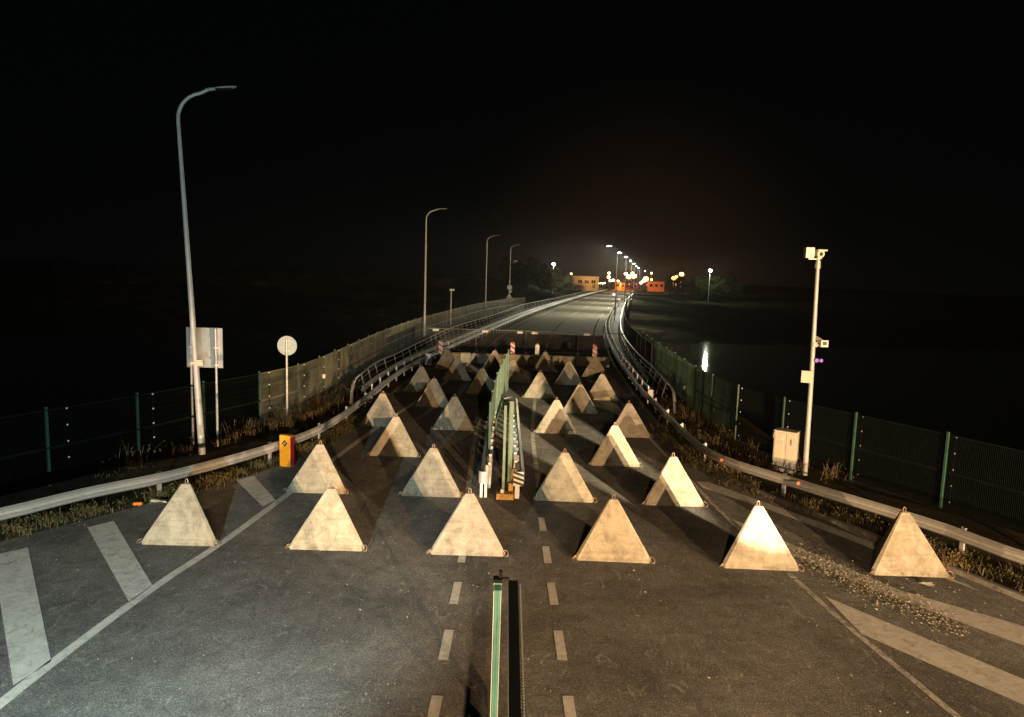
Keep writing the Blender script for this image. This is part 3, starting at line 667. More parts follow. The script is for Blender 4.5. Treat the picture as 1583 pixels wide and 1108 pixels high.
med_posts(mr, org, [(y, x-.16) for y, x in MRX], 19.9, 31.5, 1, M['white'])
b = MB()                                  # end plate with diagonal stripes, wrapped in two facets
b.box((-.1, -.06, .6), (.3, .03, .42), 0, 0)
ep = b.build('end_plate', [M['white']], mr)
for k in range(3):
    z = .43+k*.14; b = MB(); b.vprism([(-.25, z+.05), (-.25, z+.12), (.05, z+.02), (.05, z-.05)], -.082, -.0765); b.build('black_stripe', M['blackpaint'], ep)
b = MB(); b.box((-.13, -.02, .2), (.13, .05, .44)); b.build('end_post', M['white'], mr)
MLX = [(19.5, -.72), (22.5, -.76), (27, -.8), (33, -.78), (40, -.5)]
pl_ = path(MLX, 19.75, 39, .6, 1); org = (-.72, 19.7, 0)
ml = empty('median_guardrail', org, 'left median guardrail with rounded white end cap beside the tall green median fence', 'guardrail')
b = MB(); b.loft([(x, y, nx, ny) for x, y, nx, ny in pl_], wprof(.46)); b.build('beam', M['galv'], ml, smooth=True, origin=org)
med_posts(ml, org, [(y, x+.16) for y, x in MLX], 20.6, 38, -1, M['galvpost'])
b = MB(); vs = []
for k in range(9):
    a = math.pi*k/8; vs += [(-.0-.15*math.cos(a), -.14*math.sin(a)+.02, .43), (-.0-.15*math.cos(a), -.14*math.sin(a)+.02, .79)]
b.add(vs, [(2*i, 2*i+2, 2*i+3, 2*i+1) for i in range(8)]+[tuple(range(0, 18, 2))]); b.build('end_cap', M['galvpost'], ml, smooth=True)
for dx in (-.06, .07):
    b = MB(); b.box((dx, 0, .22), (.07, .06, .48)); b.build('end_post', M['white'], ml)
# green fence standing along the median
MFX = [(22.4, -.66), (28, -.64), (33, -.45), (38.6, -.2)]
mf = empty('median_fence', (-.66, 22.4, 0), 'tall pale green slatted fence running along the middle of the road', 'fence')
pm = path(MFX, 22.4, 38.6, 2.3, 1)
for i, (x, y, nx, ny) in enumerate(pm):
    b = MB(); b.box((x, y, 1.17), (.07, .07, 2.34), 0); b.build('post', M['fence'], mf, origin=(-.66, 22.4, 0))
    if i+1 < len(pm):
        x2, y2 = pm[i+1][:2]; b = MB(); ang = math.atan2(y2-y, x2-x); ln = math.hypot(x2-x, y2-y); n = int(ln/.115)
        for k in range(n):
            t = (k+.5)/n; b.box((x+(x2-x)*t, y+(y2-y)*t, 1.18), (.102, .014, 2.1), ang)
        for z in (.14, 1.2, 2.26): b.box(((x+x2)/2, (y+y2)/2, z), (ln, .03, .05), ang)
        b.build('panel', M['fencegreen'], mf, origin=(-.66, 22.4, 0))
# gate end frame: two tall green posts on an ochre base
gp = empty('gateway', (-.12, 19.75, 0), 'two tall green gate posts on an ochre base block between the median guardrail ends', 'gateway')
b = MB(); b.box((-.02, 0, 1.4), (.075, .09, 2.68)); b.build('post', M['mediangreen'], gp)
b = MB(); b.box((.155, .35, 1.42), (.13, .12, 2.78)); b.box((.105, .28, 1.42), (.025, .03, 2.7)); b.build('post', M['mediangreen'], gp)
b = MB(); b.box((.04, -.1, .06), (.5, .3, .22)); b.build('base_block', M['ochre'], gp, bevel=.012)
b = MB(); b.box((.27, .2, .6), (.13, .14, .42)); b.box((.2, .16, .25), (.14, .18, .3)); b.box((.28, .12, .7), (.08, .04, .18)); b.build('motor_box', M['ochre'], gp, bevel=.01)
b = MB(); b.box((-.04, -.1, .22), (.1, .12, .12)); b.build('bracket', M['galvpost'], gp)
# dark mesh leaf between the two posts and the fence
# near gate: tall green post seen from above, black topped leaf beside it
ng = empty('gate_post', (-.1, 9.2, 0), 'tall pale green gate post with a black cap, nearest to the viewer', 'gate post')
b = MB(); b.box((0, 0, 1.12), (.112, .1, 2.3)); b.build('post', M['gategreen'], ng, bevel=.004)
b = MB(); b.box((-.05, -.0535, 1.12), (.006, .007, 2.28)); b.box((.05, -.0535, 1.12), (.006, .007, 2.28)); b.build('edge_strip', M['white'], ng)
b = MB(); b.box((0, 0, 2.29), (.13, .13, .05)); b.box((.035, .02, 2.36), (.05, .06, .1)); b.box((.1, .02, 2.3), (.12, .03, .025)); b.build('cap', M['black'], ng)
lf = empty('gate_leaf', (.11, 9.3, 0), 'black gate leaf with toothed top edge running towards the viewer beside the green post', 'gate leaf')
def bar(b, x0, x1, x2, x3, z0, z1, y1=-6.5):
    b.add([(x0, 0, z0), (x1, 0, z0), (x3, y1, z0), (x2, y1, z0), (x0, 0, z1), (x1, 0, z1), (x3, y1, z1), (x2, y1, z1)], [(3,2,1,0),(4,5,6,7),(0,1,5,4),(1,2,6,5),(2,3,7,6),(3,0,4,7)])
b = MB(); bar(b, -.065, .07, .0, .105, 2.16, 2.24); b.build('top_bar', M['black'], lf)
b = MB(); bar(b, -.071, -.066, -.006, -.001, 2.16, 2.243); b.build('trim_strip', M['white'], lf)
b = MB(); bar(b, .0, .05, .04, .09, .08, .14)
for k in range(60): b.box((.02+.04*k/60, -.05-k*.108, 1.15), (.005, .005, 2.05))
b.build('mesh', M['fencewire'], lf)
b = MB()
for k in range(118):
    y = -.1-k*.054; x = .082+.035*k/118
    b.add([(x, y, 2.2), (x, y-.036, 2.2), (x+.028, y-.018, 2.2), (x, y, 2.24), (x, y-.036, 2.24), (x+.028, y-.018, 2.24)], [(2,1,0),(3,4,5),(0,1,4,3),(1,2,5,4),(2,0,3,5)])
b.build('toothed_edge', M['darksteel'], lf)

# ------------------------------------------------------------------ concrete block wall, beacons, temporary fence
GB = 'pale concrete blocks walling off the road behind the pyramids'
BL = ['leftmost brightly lit concrete block of the wall behind the pyramids', 'concrete block second from the left, between a joint and the middle beacon post', 'concrete block behind the middle beacon post and far tip of the median fence', 'concrete block right of the white beacon post, its top edge pale', 'rightmost dark concrete block of the wall beside the right bridge barrier']
xs = [(-4.95, -3.02), (-2.97, -.45), (-.4, 2.1), (2.15, 4.6), (4.65, 7.1)]
for (a, c), lab in zip(xs, BL):
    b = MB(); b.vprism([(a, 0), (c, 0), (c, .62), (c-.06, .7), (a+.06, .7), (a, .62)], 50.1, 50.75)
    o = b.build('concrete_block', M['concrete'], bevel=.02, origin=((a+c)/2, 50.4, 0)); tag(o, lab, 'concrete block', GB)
def beacon(x, y, z0, h, label, front, w_=.3):
    root = empty('beacon_post', (x, y, 0), label, 'beacon post', 'beacon posts on the block wall', R(random.uniform(-6, 6)))
    b = MB(); b.vprism([(-w_/2, z0+.12), (0, z0), (w_/2, z0+.12), (w_/2, z0+h-.04), (w_/2-.04, z0+h), (-w_/2+.04, z0+h), (-w_/2, z0+h-.04)], -.03, .03); bd = b.build('board', M['white'], root)
    b = MB(); b.tube([(0, 0, z0+h), (0, 0, z0+h+.05)], .035, 8); b.ico((0, 0, z0+h+.07), .04); b.build('lantern', M['red'] if front else M['white'], root)
    b = MB(); b.box((0, .06, z0*.5+.2), (.06, .04, z0+.4)); b.box((0, .06, .04), (.5, .3, .08)); b.build('foot', M['blackpaint'], root)
    if front:
        for k in range(3):
            zz = z0+.16+k*.36; t = min(zz+.2, z0+h-.03)
            b = MB(); b.vprism([(-w_/2, zz+.14), (w_/2, zz-.06), (w_/2, min(zz+.12, z0+h-.03)), (-w_/2, min(zz+.32, z0+h-.02))], -.037, -.0305); b.build('red_stripe', M['red'], bd)
q = at(681, 555, 48.6); beacon(q.x, 48.6, .75, .98, 'leaning red and white striped beacon post at the left bridge barrier', True)
q = at(792, 555, 50.9); beacon(q.x, 51.05, .5, 1.0, 'red and white striped beacon post in the middle, behind the tip of the median fence', True)
q = at(830, 555, 51.); beacon(q.x, 51.05, .3, 1.1, 'plain white beacon post seen from behind, right of the middle striped one', False)
q = at(920, 555, 49.); beacon(q.x, 49.4, .75, .75, 'dim red beacon post at the far right above a brown pyramid', True)
b = MB(); b.box((0, 0, .42), (.42, .2, .84)); o = b.build('water_barrier', M['signback'], bevel=.03, loc=(-5.85, 48.2, 0)); tag(o, 'upright grey barrier block just left of the leaning striped beacon post', 'barrier')
tf0 = None
TFLAB = ['temporary fence panel at the left, crossing behind the tall lamp post', 'temporary fence panel between the left bridge barrier and the road middle', 'temporary fence panel in the middle right of the road behind the white beacon post', 'temporary fence panel at the right reaching the right bridge barrier']
for i, (x0, lab) in enumerate(zip((-7.05, -3.0, 1.1, 5.4), TFLAB)):
    if tf0 is None:
        tf0 = empty('temporary_fence_panel', (x0, 57, 0), lab, 'fence panel', 'temporary fence panels closing the road')
        b = MB(); Lp = 4.02; b.tube([(0, 0, .1), (0, 0, 1.9), (Lp, 0, 1.9), (Lp, 0, .1)], .03, 8); b.tube([(0, 0, .18), (Lp, 0, .18)], .022, 6); b.build('frame', M['lampgrey'], tf0, smooth=True)
        b = MB()
        for k in range(1, 40): b.box((k*Lp/40, 0, 1.04), (.004, .004, 1.7))
        for k in range(1, 9): b.box((Lp/2, .004, .18+k*.19), (Lp, .004, .004))
        b.build('mesh', M['lampgrey'], tf0)
        b = MB(); b.box((.72, -.03, 1.76), (.52, .015, .17)); b.build('tag', M['white'], tf0)
        b = MB(); b.box((Lp-.42, -.03, 1.76), (.45, .015, .17)); b.build('tag', M['white'], tf0)
        b = MB(); b.box((0, 0, .06), (.25, .6, .12)); b.build('foot', M['kerb'], tf0)
    else:
        d = dup(tf0, (x0, 57+.12*(i % 2), 0), R(random.uniform(-1, 1)), lab)
        if i > 1: bpy.data.objects.remove([c for c in d.children if c.name.startswith('tag')][1])
bpy.data.objects.remove([c for c in tf0.children if c.name.startswith('tag')][1])

# ------------------------------------------------------------------ signs, box, cabinet, poles on the verges
sb = empty('sign_board', (-10.93, 24.5, 0), 'back of a large rectangular grey road sign on two posts behind the near left lamp', 'road sign')
b = MB(); b.box((0, 0, 3.58), (1.28, .03, 1.42)); b.box((0, -.02, 3.62), (1.27, .012, .02)); b.build('board', M['signback'], sb)
for dx in (-.46, .42):
    b = MB(); b.tube([(dx, -.06, -.1), (dx, -.06, 4.28)], .042, 12); b.build('post', M['galvpost'], sb, smooth=True)
    b = MB(); b.box((dx+.12, -.03, 3.58), (.045, .035, 1.4)); b.build('stiffener', M['galvpost'], sb)
    b = MB(); b.box((dx+.04, -.11, 3.6), (.16, .02, .05)); b.box((dx+.04, -.11, 2.98), (.16, .02, .05)); b.build('clamp', M['white'], sb)
rs = empty('round_sign', (-9.42, 28.86, 0), 'back of a round grey road sign on a single post before the left fence', 'road sign')
b = MB(); disc(b, (0, 0, 3.25), .41, .025, 0, 32); b.build('disc', M['signback'], rs)
b = MB(); b.tube([(0, -.06, -.1), (0, -.06, 3.55)], .045, 12); b.build('post', M['galvpost'], rs, smooth=True)
b = MB(); b.box((0, -.03, 3.45), (.3, .03, .05)); b.box((0, -.03, 3.05), (.3, .03, .05)); b.build('clamp', M['galvpost'], rs)
yb = empty('yellow_box', (-7.3, 22.25, 0), 'bright yellow upright box with a small dark emblem by the left guardrail', 'emergency box', None, R(-20))
b = MB(); b.box((0, 0, .53), (.42, .24, 1.06)); b.build('case', M['yellow'], yb, bevel=.03)
b = MB(); b.box((.216, 0, .52), (.008, .17, .96)); b.build('side_strip', M['red'], yb)
b = MB(); b.vprism([(-.1, .78), (.02, .69), (.11, .8), (.0, .92)], -.127, -.121); e1 = b.build('emblem', M['blackpaint'], yb)
b = MB(); b.vprism([(-.045, .785), (.02, .74), (.06, .8), (.0, .855)], -.1305, -.1275); b.build('emblem_centre', M['signback'], e1)
cb = empty('control_cabinet', (9.56, 23.42, 0), 'beige control cabinet on a grey plinth beside the right camera pole', 'cabinet', None, R(-38))
b = MB(); b.box((-.02, 0, .92), (.72, .46, 1.06)); b.box((-.02, 0, 1.46), (.76, .5, .03)); b.build('body', M['cabinet'], cb, bevel=.008)
b = MB(); b.box((-.2, -.236, .92), (.3, .012, .98)); dr = b.build('door', M['cabinet'], cb, bevel=.004)
b = MB(); b.box((-.12, -.247, 1.18), (.1, .006, .05)); b.box((-.26, -.247, 1.17), (.06, .006, .04)); b.build('label_plate', M['white'], dr)
b = MB(); b.box((.19, -.236, .92), (.3, .012, .98)); d2 = b.build('door', M['cabinet'], cb, bevel=.004)
b = MB(); b.box((.2, -.248, 1.12), (.05, .014, .2)); b.build('handle', M['lampgrey'], d2)
b = MB(); b.box((-.02, 0, .19), (.68, .42, .42)); b.build('plinth', M['plinth'], cb)
b = MB(); b.box((.24, -.23, .22), (.05, .03, .44)); b.build('cable_duct', M['galvpost'], cb)
cp = empty('camera_pole', (10.07, 22.97, 0), 'tall white surveillance pole on the right carrying cameras and boxes', 'camera pole')
b = MB(); b.tube([(0, 0, -.2), (-.06, 0, 3.4), (-.15, 0, 7.05)], [.085, .075, .055], 12); b.build('pole', M['pole'], cp, smooth=True)
b = MB(); b.tube([(-.15, 0, 7.0), (-.15, 0, 7.25)], [.09, .075], 12); b.tube([(-.15, 0, 7.25), (-.15, 0, 7.38)], .06, 10); b.box((-.33, 0, 7.3), (.3, .04, .04)); b.build('pole_top', M['galvpost'], cp, smooth=True)
b = MB(); b.box((-.47, 0, 7.5), (.28, .2, .34)); b.build('white_box', M['white'], cp, bevel=.012)
b = MB(); b.tube([(-.17, .2, 7.5), (-.12, -.1, 7.47)], .13, 14); b.box((-.13, -.04, 7.58), (.3, .4, .05)); b.box((-.14, 0, 7.36), (.14, .14, .1)); hd = b.build('camera_head', M['cabinet'], cp, smooth=False)
b = MB(); b.tube([(-.115, -.101, 7.465), (-.113, -.112, 7.465)], .06, 12); b.build('camera_lens', M['blackpaint'], hd)
b = MB(); b.tube([(.02, .25, 4.72), (.2, -.15, 4.56)], .09, 14); b.box((.2, -.16, 4.55), (.24, .08, .22)); b.box((.02, 0, 4.48), (.26, .08, .08)); b.tube([(-.06, 0, 4.42), (-.06, 0, 4.58)], .1, 12); c2 = b.build('bullet_camera', M['pole'], cp)
b = MB(); b.box((.2, -.203, 4.56), (.13, .008, .11)); b.build('camera_lens', M['blackpaint'], c2)
b = MB(); b.tube([(.02, -.05, 3.98), (.02, -.12, 3.98)], .075, 12); b.tube([(.17, -.05, 3.98), (.17, -.12, 3.98)], .065, 12); il = b.build('infrared_lamp', M['blackpaint'], cp)
b = MB(); b.tube([(.02, -.121, 3.98), (.02, -.126, 3.98)], .06, 12); b.tube([(.17, -.121, 3.98), (.17, -.126, 3.98)], .055, 12); b.build('lamp_glass', M['infra'], il)
b = MB(); b.box((-.23, -.02, 3.42), (.34, .2, .4), R(-20)); b.build('junction_box', M['cabinet'], cp, bevel=.01)
p7 = empty('short_camera_pole', (-6.95, 77.1, 0), 'short pole with a small white camera rising behind the left bridge barrier', 'camera pole')
b = MB(); b.tube([(0, 0, 0), (0, 0, 4.5)], .07, 10); b.build('pole', M['pole'], p7, smooth=True)
b = MB(); b.box((.08, 0, 4.6), (.5, .3, .22)); b.build('camera_body', M['white'], p7, bevel=.03)
p9 = empty('short_camera_pole', (15.3, 105., 0), 'thin dark pole with a lilac lit camera on the right of the bridge', 'camera pole')
b = MB(); b.tube([(0, 0, 0), (0, 0, 4.2)], .06, 8); b.build('pole', M['lampgrey'], p9, smooth=True)
q = at(949, 455, 104.8); b = MB(); b.ico((q.x-15.3, q.y-105., q.z), .16, 0, .8); b.box((0, .05, q.z), (.3, .2, .2), 0, 1); b.build('camera_lamp', [M['violet'], M['lampgrey']], p9)
for (px, py, Y, sz, lab) in ((1189, 671, 25.6, .19, 'small white junction box on the right mesh fence left of the cabinet'), (1046, 599, 36.5, .2, 'small white junction box on the right mesh fence above the hand rail end'), (498, 581, 33.6, .2, 'small white junction box on the left mesh fence by the hand rail end')):
    q = at(px, py, Y); xf = interp(TFR if px > 800 else TFL, Y)
    b = MB(); s_ = 1 if px > 800 else -1; b.box((0, 0, 0), (sz*.6, sz, sz*1.05)); b.box((0, 0, 0), (sz*.66, sz*.7, sz*.7)); o = b.build('junction_box', M['white'], bevel=.01, loc=(xf-s_*.08, Y, q.z)); tag(o, lab, 'junction box')

# ------------------------------------------------------------------ litter and plants
b = MB(); rng = random.Random(5)
def crumple(b, n, r, fl):
    pts = [(rng.uniform(-r, r), rng.uniform(-r, r)*.6, rng.uniform(.01, fl)) for _ in range(n)]
    for i in range(n-2): b.add([pts[i], pts[i+1], pts[i+2]], [(0, 1, 2)])
crumple(b, 16, .13, .1); b.tube([(-.12, 0, .05), (.1, .03, .06)], .045, 9); o = b.build('crushed_can', M['litter_o'], loc=(-9.95, 18.05, .0)); tag(o, 'crushed orange can lying on the asphalt by the left guardrail post', 'litter')
b = MB(); crumple(b, 22, .26, .13); b.tube([(-.2, 0, .04), (.05, .05, .06), (.24, .0, .03)], [.02, .03, .02], 8); o = b.build('crumpled_bag', M['litter_w'], loc=(-9.55, 18.32, 0.)); tag(o, 'crumpled pale plastic bag beside the crushed orange can', 'litter')
b = MB(); crumple(b, 10, .2, .05); o = b.build('paper_scrap', M['litter_w'], loc=(9.25, 14.55, .0)); tag(o, 'torn pale paper scrap on the road before the rightmost front pyramid', 'litter')
def blades(name, label, spots, mat, n, h, spread, lean=.5):
    b = MB(); g = random.Random(len(name)+n)
    for (x, y, k, hh) in spots:
        for _ in range(int(n*k)):
            a = g.uniform(0, 6.28); rr = abs(g.gauss(0, spread)); bx, by = x+rr*math.cos(a), y+rr*math.sin(a)*1.0
            H = h*hh*g.uniform(.45, 1.2); th = g.uniform(0, 6.28); le = g.uniform(.1, lean)*H; w_ = g.uniform(.006, .014)
            dx, dy = math.cos(th), math.sin(th); ox, oy = -dy*w_, dx*w_
            b.add([(bx-ox, by-oy, 0), (bx+ox, by+oy, 0), (bx+dx*le*.35-ox*.8, by+dy*le*.35-oy*.8, H*.6), (bx+dx*le*.35+ox*.8, by+dy*le*.35+oy*.8, H*.6), (bx+dx*le, by+dy*le, H)], [(0, 1, 3, 2), (2, 3, 4)])
            if g.random() < .35:                                       # leafy side shoots and seed heads
                for q in range(3):
                    z = H*g.uniform(.4, .95); t = z/H; cx, cy = bx+dx*le*t, by+dy*le*t; a2 = g.uniform(0, 6.28); s_ = g.uniform(.03, .07)
                    b.add([(cx, cy, z), (cx+math.cos(a2)*s_, cy+math.sin(a2)*s_, z+s_*.5), (cx+math.cos(a2+.6)*s_*.8, cy+math.sin(a2+.6)*s_*.8, z+s_*.9)], [(0, 1, 2)])
    o = b.build(name, mat); tag(o, label, 'plants', None, 'stuff'); return o
sp = []; sp2 = []; g = random.Random(11)
for k in range(150):
    y = g.uniform(9, 36); x = interp(TL, y)
    sp.append((x-g.uniform(-.12, .45), y, g.uniform(.3, 1.), g.uniform(.5, 1.1)))
    y2 = g.uniform(20, 38); x2 = interp(TFL, y2); sp2.append((x2+g.uniform(.15, .9), y2, g.uniform(.2, .9), g.uniform(.6, 1.6)))
blades('verge_weeds', 'low green and straw weeds growing under the left guardrail', sp, M['herb'], 60, .27, .24, 1.1)
sp2 = [t for t in sp2 if t[1] > 25 or random.random() < .22]
blades('dry_grass', 'tall dry straw grass growing between the left guardrail and fence', sp2, M['straw'], 26, .5, .3, 1.0)
sp3 = []; sp4 = []
for k in range(120):
    y = g.uniform(11, 30); x = interp(TR, y); sp4.append((x+g.uniform(-.55, .5), y, g.uniform(.2, .8), g.uniform(.5, 1.1)))
for k in range(70):
    y = g.uniform(22.5, 36); a, c = interp(TR, y)+.35, interp(TFR, y)-.1
    t = g.random(); sp3.append((a+(c-a)*t, y, g.uniform(.3, 1.), g.uniform(.6, 1.35)))
for (x, y) in ((7.35, 23.1), (7.2, 24.4), (7.0, 25.4), (9.95, 16.4), (10.5, 15.6), (10.2, 16.0), (8.6, 19.3)): sp3.append((x, y, 3.2, .75))
blades('verge_weeds', 'low weeds growing under and before the right guardrail', sp4, M['herb'], 60, .25, .24, 1.1)
blades('dry_grass', 'reddish dry grass tufts between the right guardrail and fence', sp3, M['straw'], 40, .45, .3, 1.1)
b = MB(); g = random.Random(21)
for k in range(2700):
    t = min(1., max(0., g.betavariate(1.5, 1.6))); s_ = g.gauss(0, .14+.28*t*(1-t)*2)
    if k > 2350: x, y = g.uniform(2.5, 11), g.uniform(9, 18)
    else: x, y = 6.85+1.95*t+s_*.9, 16.6-4.2*t+s_*.55
    a = g.uniform(0, 6.28); l = g.uniform(.008, .034); w_ = l*g.uniform(.25, .6); ca, sa = math.cos(a), math.sin(a); z = .006
    b.add([(x-ca*l, y-sa*l, z), (x+sa*w_, y-ca*w_, z+g.uniform(.0, .018)), (x+ca*l, y+sa*l, z+g.uniform(0, .02)), (x-sa*w_, y+ca*w_, z+.004)], [(0, 1, 2, 3)])
tag(b.build('fallen_leaves', M['chips']), 'scatter of pale fallen leaves and chips along the right hatching', 'leaf litter', None, 'stuff')
b = MB()
for k in range(420):
    x, y = g.uniform(-12, 1), g.uniform(8.5, 20); a = g.uniform(0, 6.28); l = g.uniform(.01, .035); w_ = l*.5; ca, sa = math.cos(a), math.sin(a)
    b.add([(x-ca*l, y-sa*l, .006), (x+sa*w_, y-ca*w_, .012), (x+ca*l, y+sa*l, .016), (x-sa*w_, y+ca*w_, .008)], [(0, 1, 2, 3)])
tag(b.build('grit', M['chips']), 'sparse pale grit and leaf crumbs on the left lane', 'grit', None, 'stuff')

def tree(name, x, y, z, h, rx, label, group, leaf, n=2600, seed=1, low=.25):
    g = random.Random(seed); root = empty(name, (x, y, z), label, 'tree' if 'tree' in name else 'bush', group)
    b = MB(); b.tube([(0, 0, -.5), (.05, 0, h*.3), (g.uniform(-.3, .3), 0, h*.62), (g.uniform(-.4, .4), 0, h*.85)], [h*.03, h*.024, h*.014, h*.005], 8)
    for k in range(6):
        a = g.uniform(0, 6.28); z0 = h*g.uniform(.25, .6); b.tube([(0, 0, z0), (math.cos(a)*rx*.4, math.sin(a)*rx*.4, z0+h*.12), (math.cos(a)*rx*.75, math.sin(a)*rx*.75, z0+h*.22)], [h*.012, h*.008, h*.003], 5)
    b.build('trunk', M['bark'], root, smooth=True)
    b = MB(); cl = []
    for k in range(15):
        a = g.uniform(0, 6.28); u = g.uniform(low, .95); prof = math.sin(math.pi*min(1, max(.08, (u-low*.6)/(1.05-low*.6))))**.6
        r = rx*prof*g.uniform(.25, .85); cl.append((r*math.cos(a), r*math.sin(a), h*u, rx*g.uniform(.22, .42)))
    for k in range(n):
        cx, cy, cz, cr = g.choice(cl); v = Vector((g.gauss(0, 1), g.gauss(0, 1), g.gauss(0, .8))).normalized()*cr*(g.random()**.4)
        p = Vector((cx, cy, cz))+v; s_ = g.uniform(.16, .36)*max(.5, h/9); n1 = Vector((g.gauss(0, 1), g.gauss(0, 1), g.gauss(0, 1))).normalized(); u1 = n1.orthogonal().normalized()*s_; w1 = n1.cross(u1).normalized()*s_*.55
        b.add([p-u1, p+w1, p+u1, p-w1], [(0, 1, 2, 3)])
    b.build('crown', leaf, root); return root
GT = 'trees on the far bank left of the bridge'
for i, (px, py, Y, h, rx, lab, lf_) in enumerate([
    (852, 452, 222, 8.2, 4.6, 'lit olive tree right under the left floodlight on the far bank', 'leafA'),
    (872, 447, 236, 6., 4.2, 'rounded tree between the left floodlight and the orange building', 'leafA'),
    (836, 458, 214, 9., 4.2, 'dim tree left of the lit olive tree beyond the bridge rail', 'leafB'),
    (815, 462, 206, 10.5, 4.6, 'dark tree above the far end of the left mesh fence', 'leafB'),
    (790, 466, 200, 11.5, 5., 'darkest tree at the left, barely showing behind the far lamp', 'leafB'),
    (890, 446, 262, 4.2, 4.5, 'low bush on the slope left of the orange building', 'leafB')]):
    q = at(px, py, Y); tree('broadleaf_tree', q.x, Y, max(far_h(q.x, Y), -5)-.2, h+max(0, q.z-far_h(q.x, Y))*.0, rx, lab, GT, M[lf_], 2600, 40+i)
GBb = 'trees on the far bank right of the bridge'
for i, (px, Y, h, rx, lab) in enumerate([(1075, 236, 9., 5., 'dark tree left of the right floodlight across the river'), (1104, 233, 9.6, 5.5, 'dim green tree directly under the right floodlight across the river'), (1132, 240, 8.6, 5.2, 'dark tree right of the right floodlight across the river'), (1048, 262, 8.2, 5., 'dark tree below the pair of orange lamps on the right')]):
    q = at(px, 450, Y); tree('broadleaf_tree', q.x, Y, far_h(q.x, Y)-.3, h, rx, lab, GBb, M['leafB'], 2400, 70+i, .1)

# ------------------------------------------------------------------ floodlights and the checkpoint far away
def mast(px, py, Y, mat, label, size=.34, name='floodlight_mast', ground=None, grp=None):
    q = at(px, py, Y); gz = far_h(q.x, Y) if ground is None else ground
    root = empty(name, (q.x, Y, gz), label, 'lamp', grp)
    b = MB(); b.tube([(0, .2, 0), (0, .2, q.z-gz)], [.12, .07], 8); b.box((0, .15, q.z-gz+size*.7), (size*1.3, .2, .12)); b.build('pole', M['lampgrey'], root)
    b = MB(); b.ico((0, -.1, q.z-gz), size, 0, .85); b.build('lamp_glass', M[mat], root, smooth=True); return q
fl = mast(856, 408, 226, 'lampgreenwhite', 'glaring white floodlight above the lit olive tree on the left', .45)
fr = mast(1098, 418, 227, 'lampgreenwhite', 'greenish white floodlight on the far right bank, mirrored in the river', .48)
mast(883, 423, 300, 'lampwarm', 'small warm lamp at the left roof corner of the orange building', .4)
SOD = [(941.5,422,420,.45,'warm'),(941,428,420,.55,'warm'),(943.5,433.5,420,.45,'warm'),(948,433,430,.5,'sodium'),(955,435,372,.5,'warm'),(967.5,423,395,.55,'warm'),(972,427.5,400,.8,'sodium'),(977.5,422.5,410,.55,'sodium'),(980,426.5,410,.85,'sodium'),(998.5,431,430,.9,'sodium'),(995,434,425,.6,'warm'),(1007,422,430,.35,'warm'),(1007,432,440,.4,'sodium'),(1041.5,430,330,.55,'sodium'),(1046,427.5,330,.35,'sodium'),(1053.5,424,330,.62,'sodium'),(991,437,420,.5,'warm')]
SL = ['upper warm lamp of the short column left of the checkpoint', 'middle warm lamp of the short column left of the checkpoint', 'lowest warm lamp of the column left of the checkpoint', 'orange lamp just right of the lowest warm column lamp', 'warm lamp above the orange booth at the end of the bridge', 'warm lamp at the upper left of the orange checkpoint cluster', 'large orange lamp low left in the checkpoint cluster', 'upper middle orange lamp of the checkpoint cluster', 'large orange lamp under the upper middle one', 'brightest orange lamp right of the bridge end', 'warm lamp just under the brightest orange one', 'small lone warm lamp high above the orange wall', 'small orange lamp above the orange wall', 'lower left orange lamp of the pair above the dark right trees', 'small orange lamp between the pair above the right trees', 'upper right orange lamp of the pair above the dark right trees', 'warm lamp low over the red barriers']
sodpts = []
for (px, py, Y, s_, k), lab in zip(SOD, SL):
    sodpts.append((mast(px, py, Y, 'lamp'+k, lab, s_*1.75, 'yard_lamp', None if px > 1030 else -.2, 'orange yard lamps around the checkpoint'), k, s_))
# string of small warm lights left of the booth
for i, (px, lab) in enumerate(((925, 'leftmost low white lamp right of the orange building'), (928.5, 'second low white lamp right of the orange building'), (932, 'third low white lamp right of the orange building'), (935, 'rightmost low white lamp right of the orange building'))):
    mast(px, 438-.6*(i % 2), 400, 'lampwarm', lab, .42, 'yard_lamp', -.2, 'low white lamps beside the orange building')
# orange lit building
q0 = at(885, 425, 330); q1 = at(926, 427, 330); zb = 1.2
ob = empty('checkpoint_building', ((q0.x+q1.x)/2, 334, zb), 'flat roofed building glowing orange at the far left end of the bridge', 'building')
W_ = q1.x-q0.x; Hh = 7.-zb-.4
b = MB(); b.box((0, 0, Hh/2-1), (W_, 8, Hh+2)); wl = b.build('wall', M['wallcream'], ob)
b = MB(); b.box((0, 0, Hh+.15), (W_+.8, 8.8, .3)); b.build('roof', M['roof'], ob)
for fx in (-.2, .05, .3, .45)[:3]:
    b = MB(); b.box((W_*fx, -4.02, Hh*.55), (1.9, .06, 1.5)); wd = b.build('window', M['glass'], ob); b = MB(); b.box((W_*fx, -4.06, Hh*.55), (.12, .04, 1.5)); b.build('mullion', M['wallcream'], wd)
b = MB(); b.box((W_*.32, -4.03, Hh*.16), (1.3, .06, 1.9)); b.build('door', M['roof'], ob)
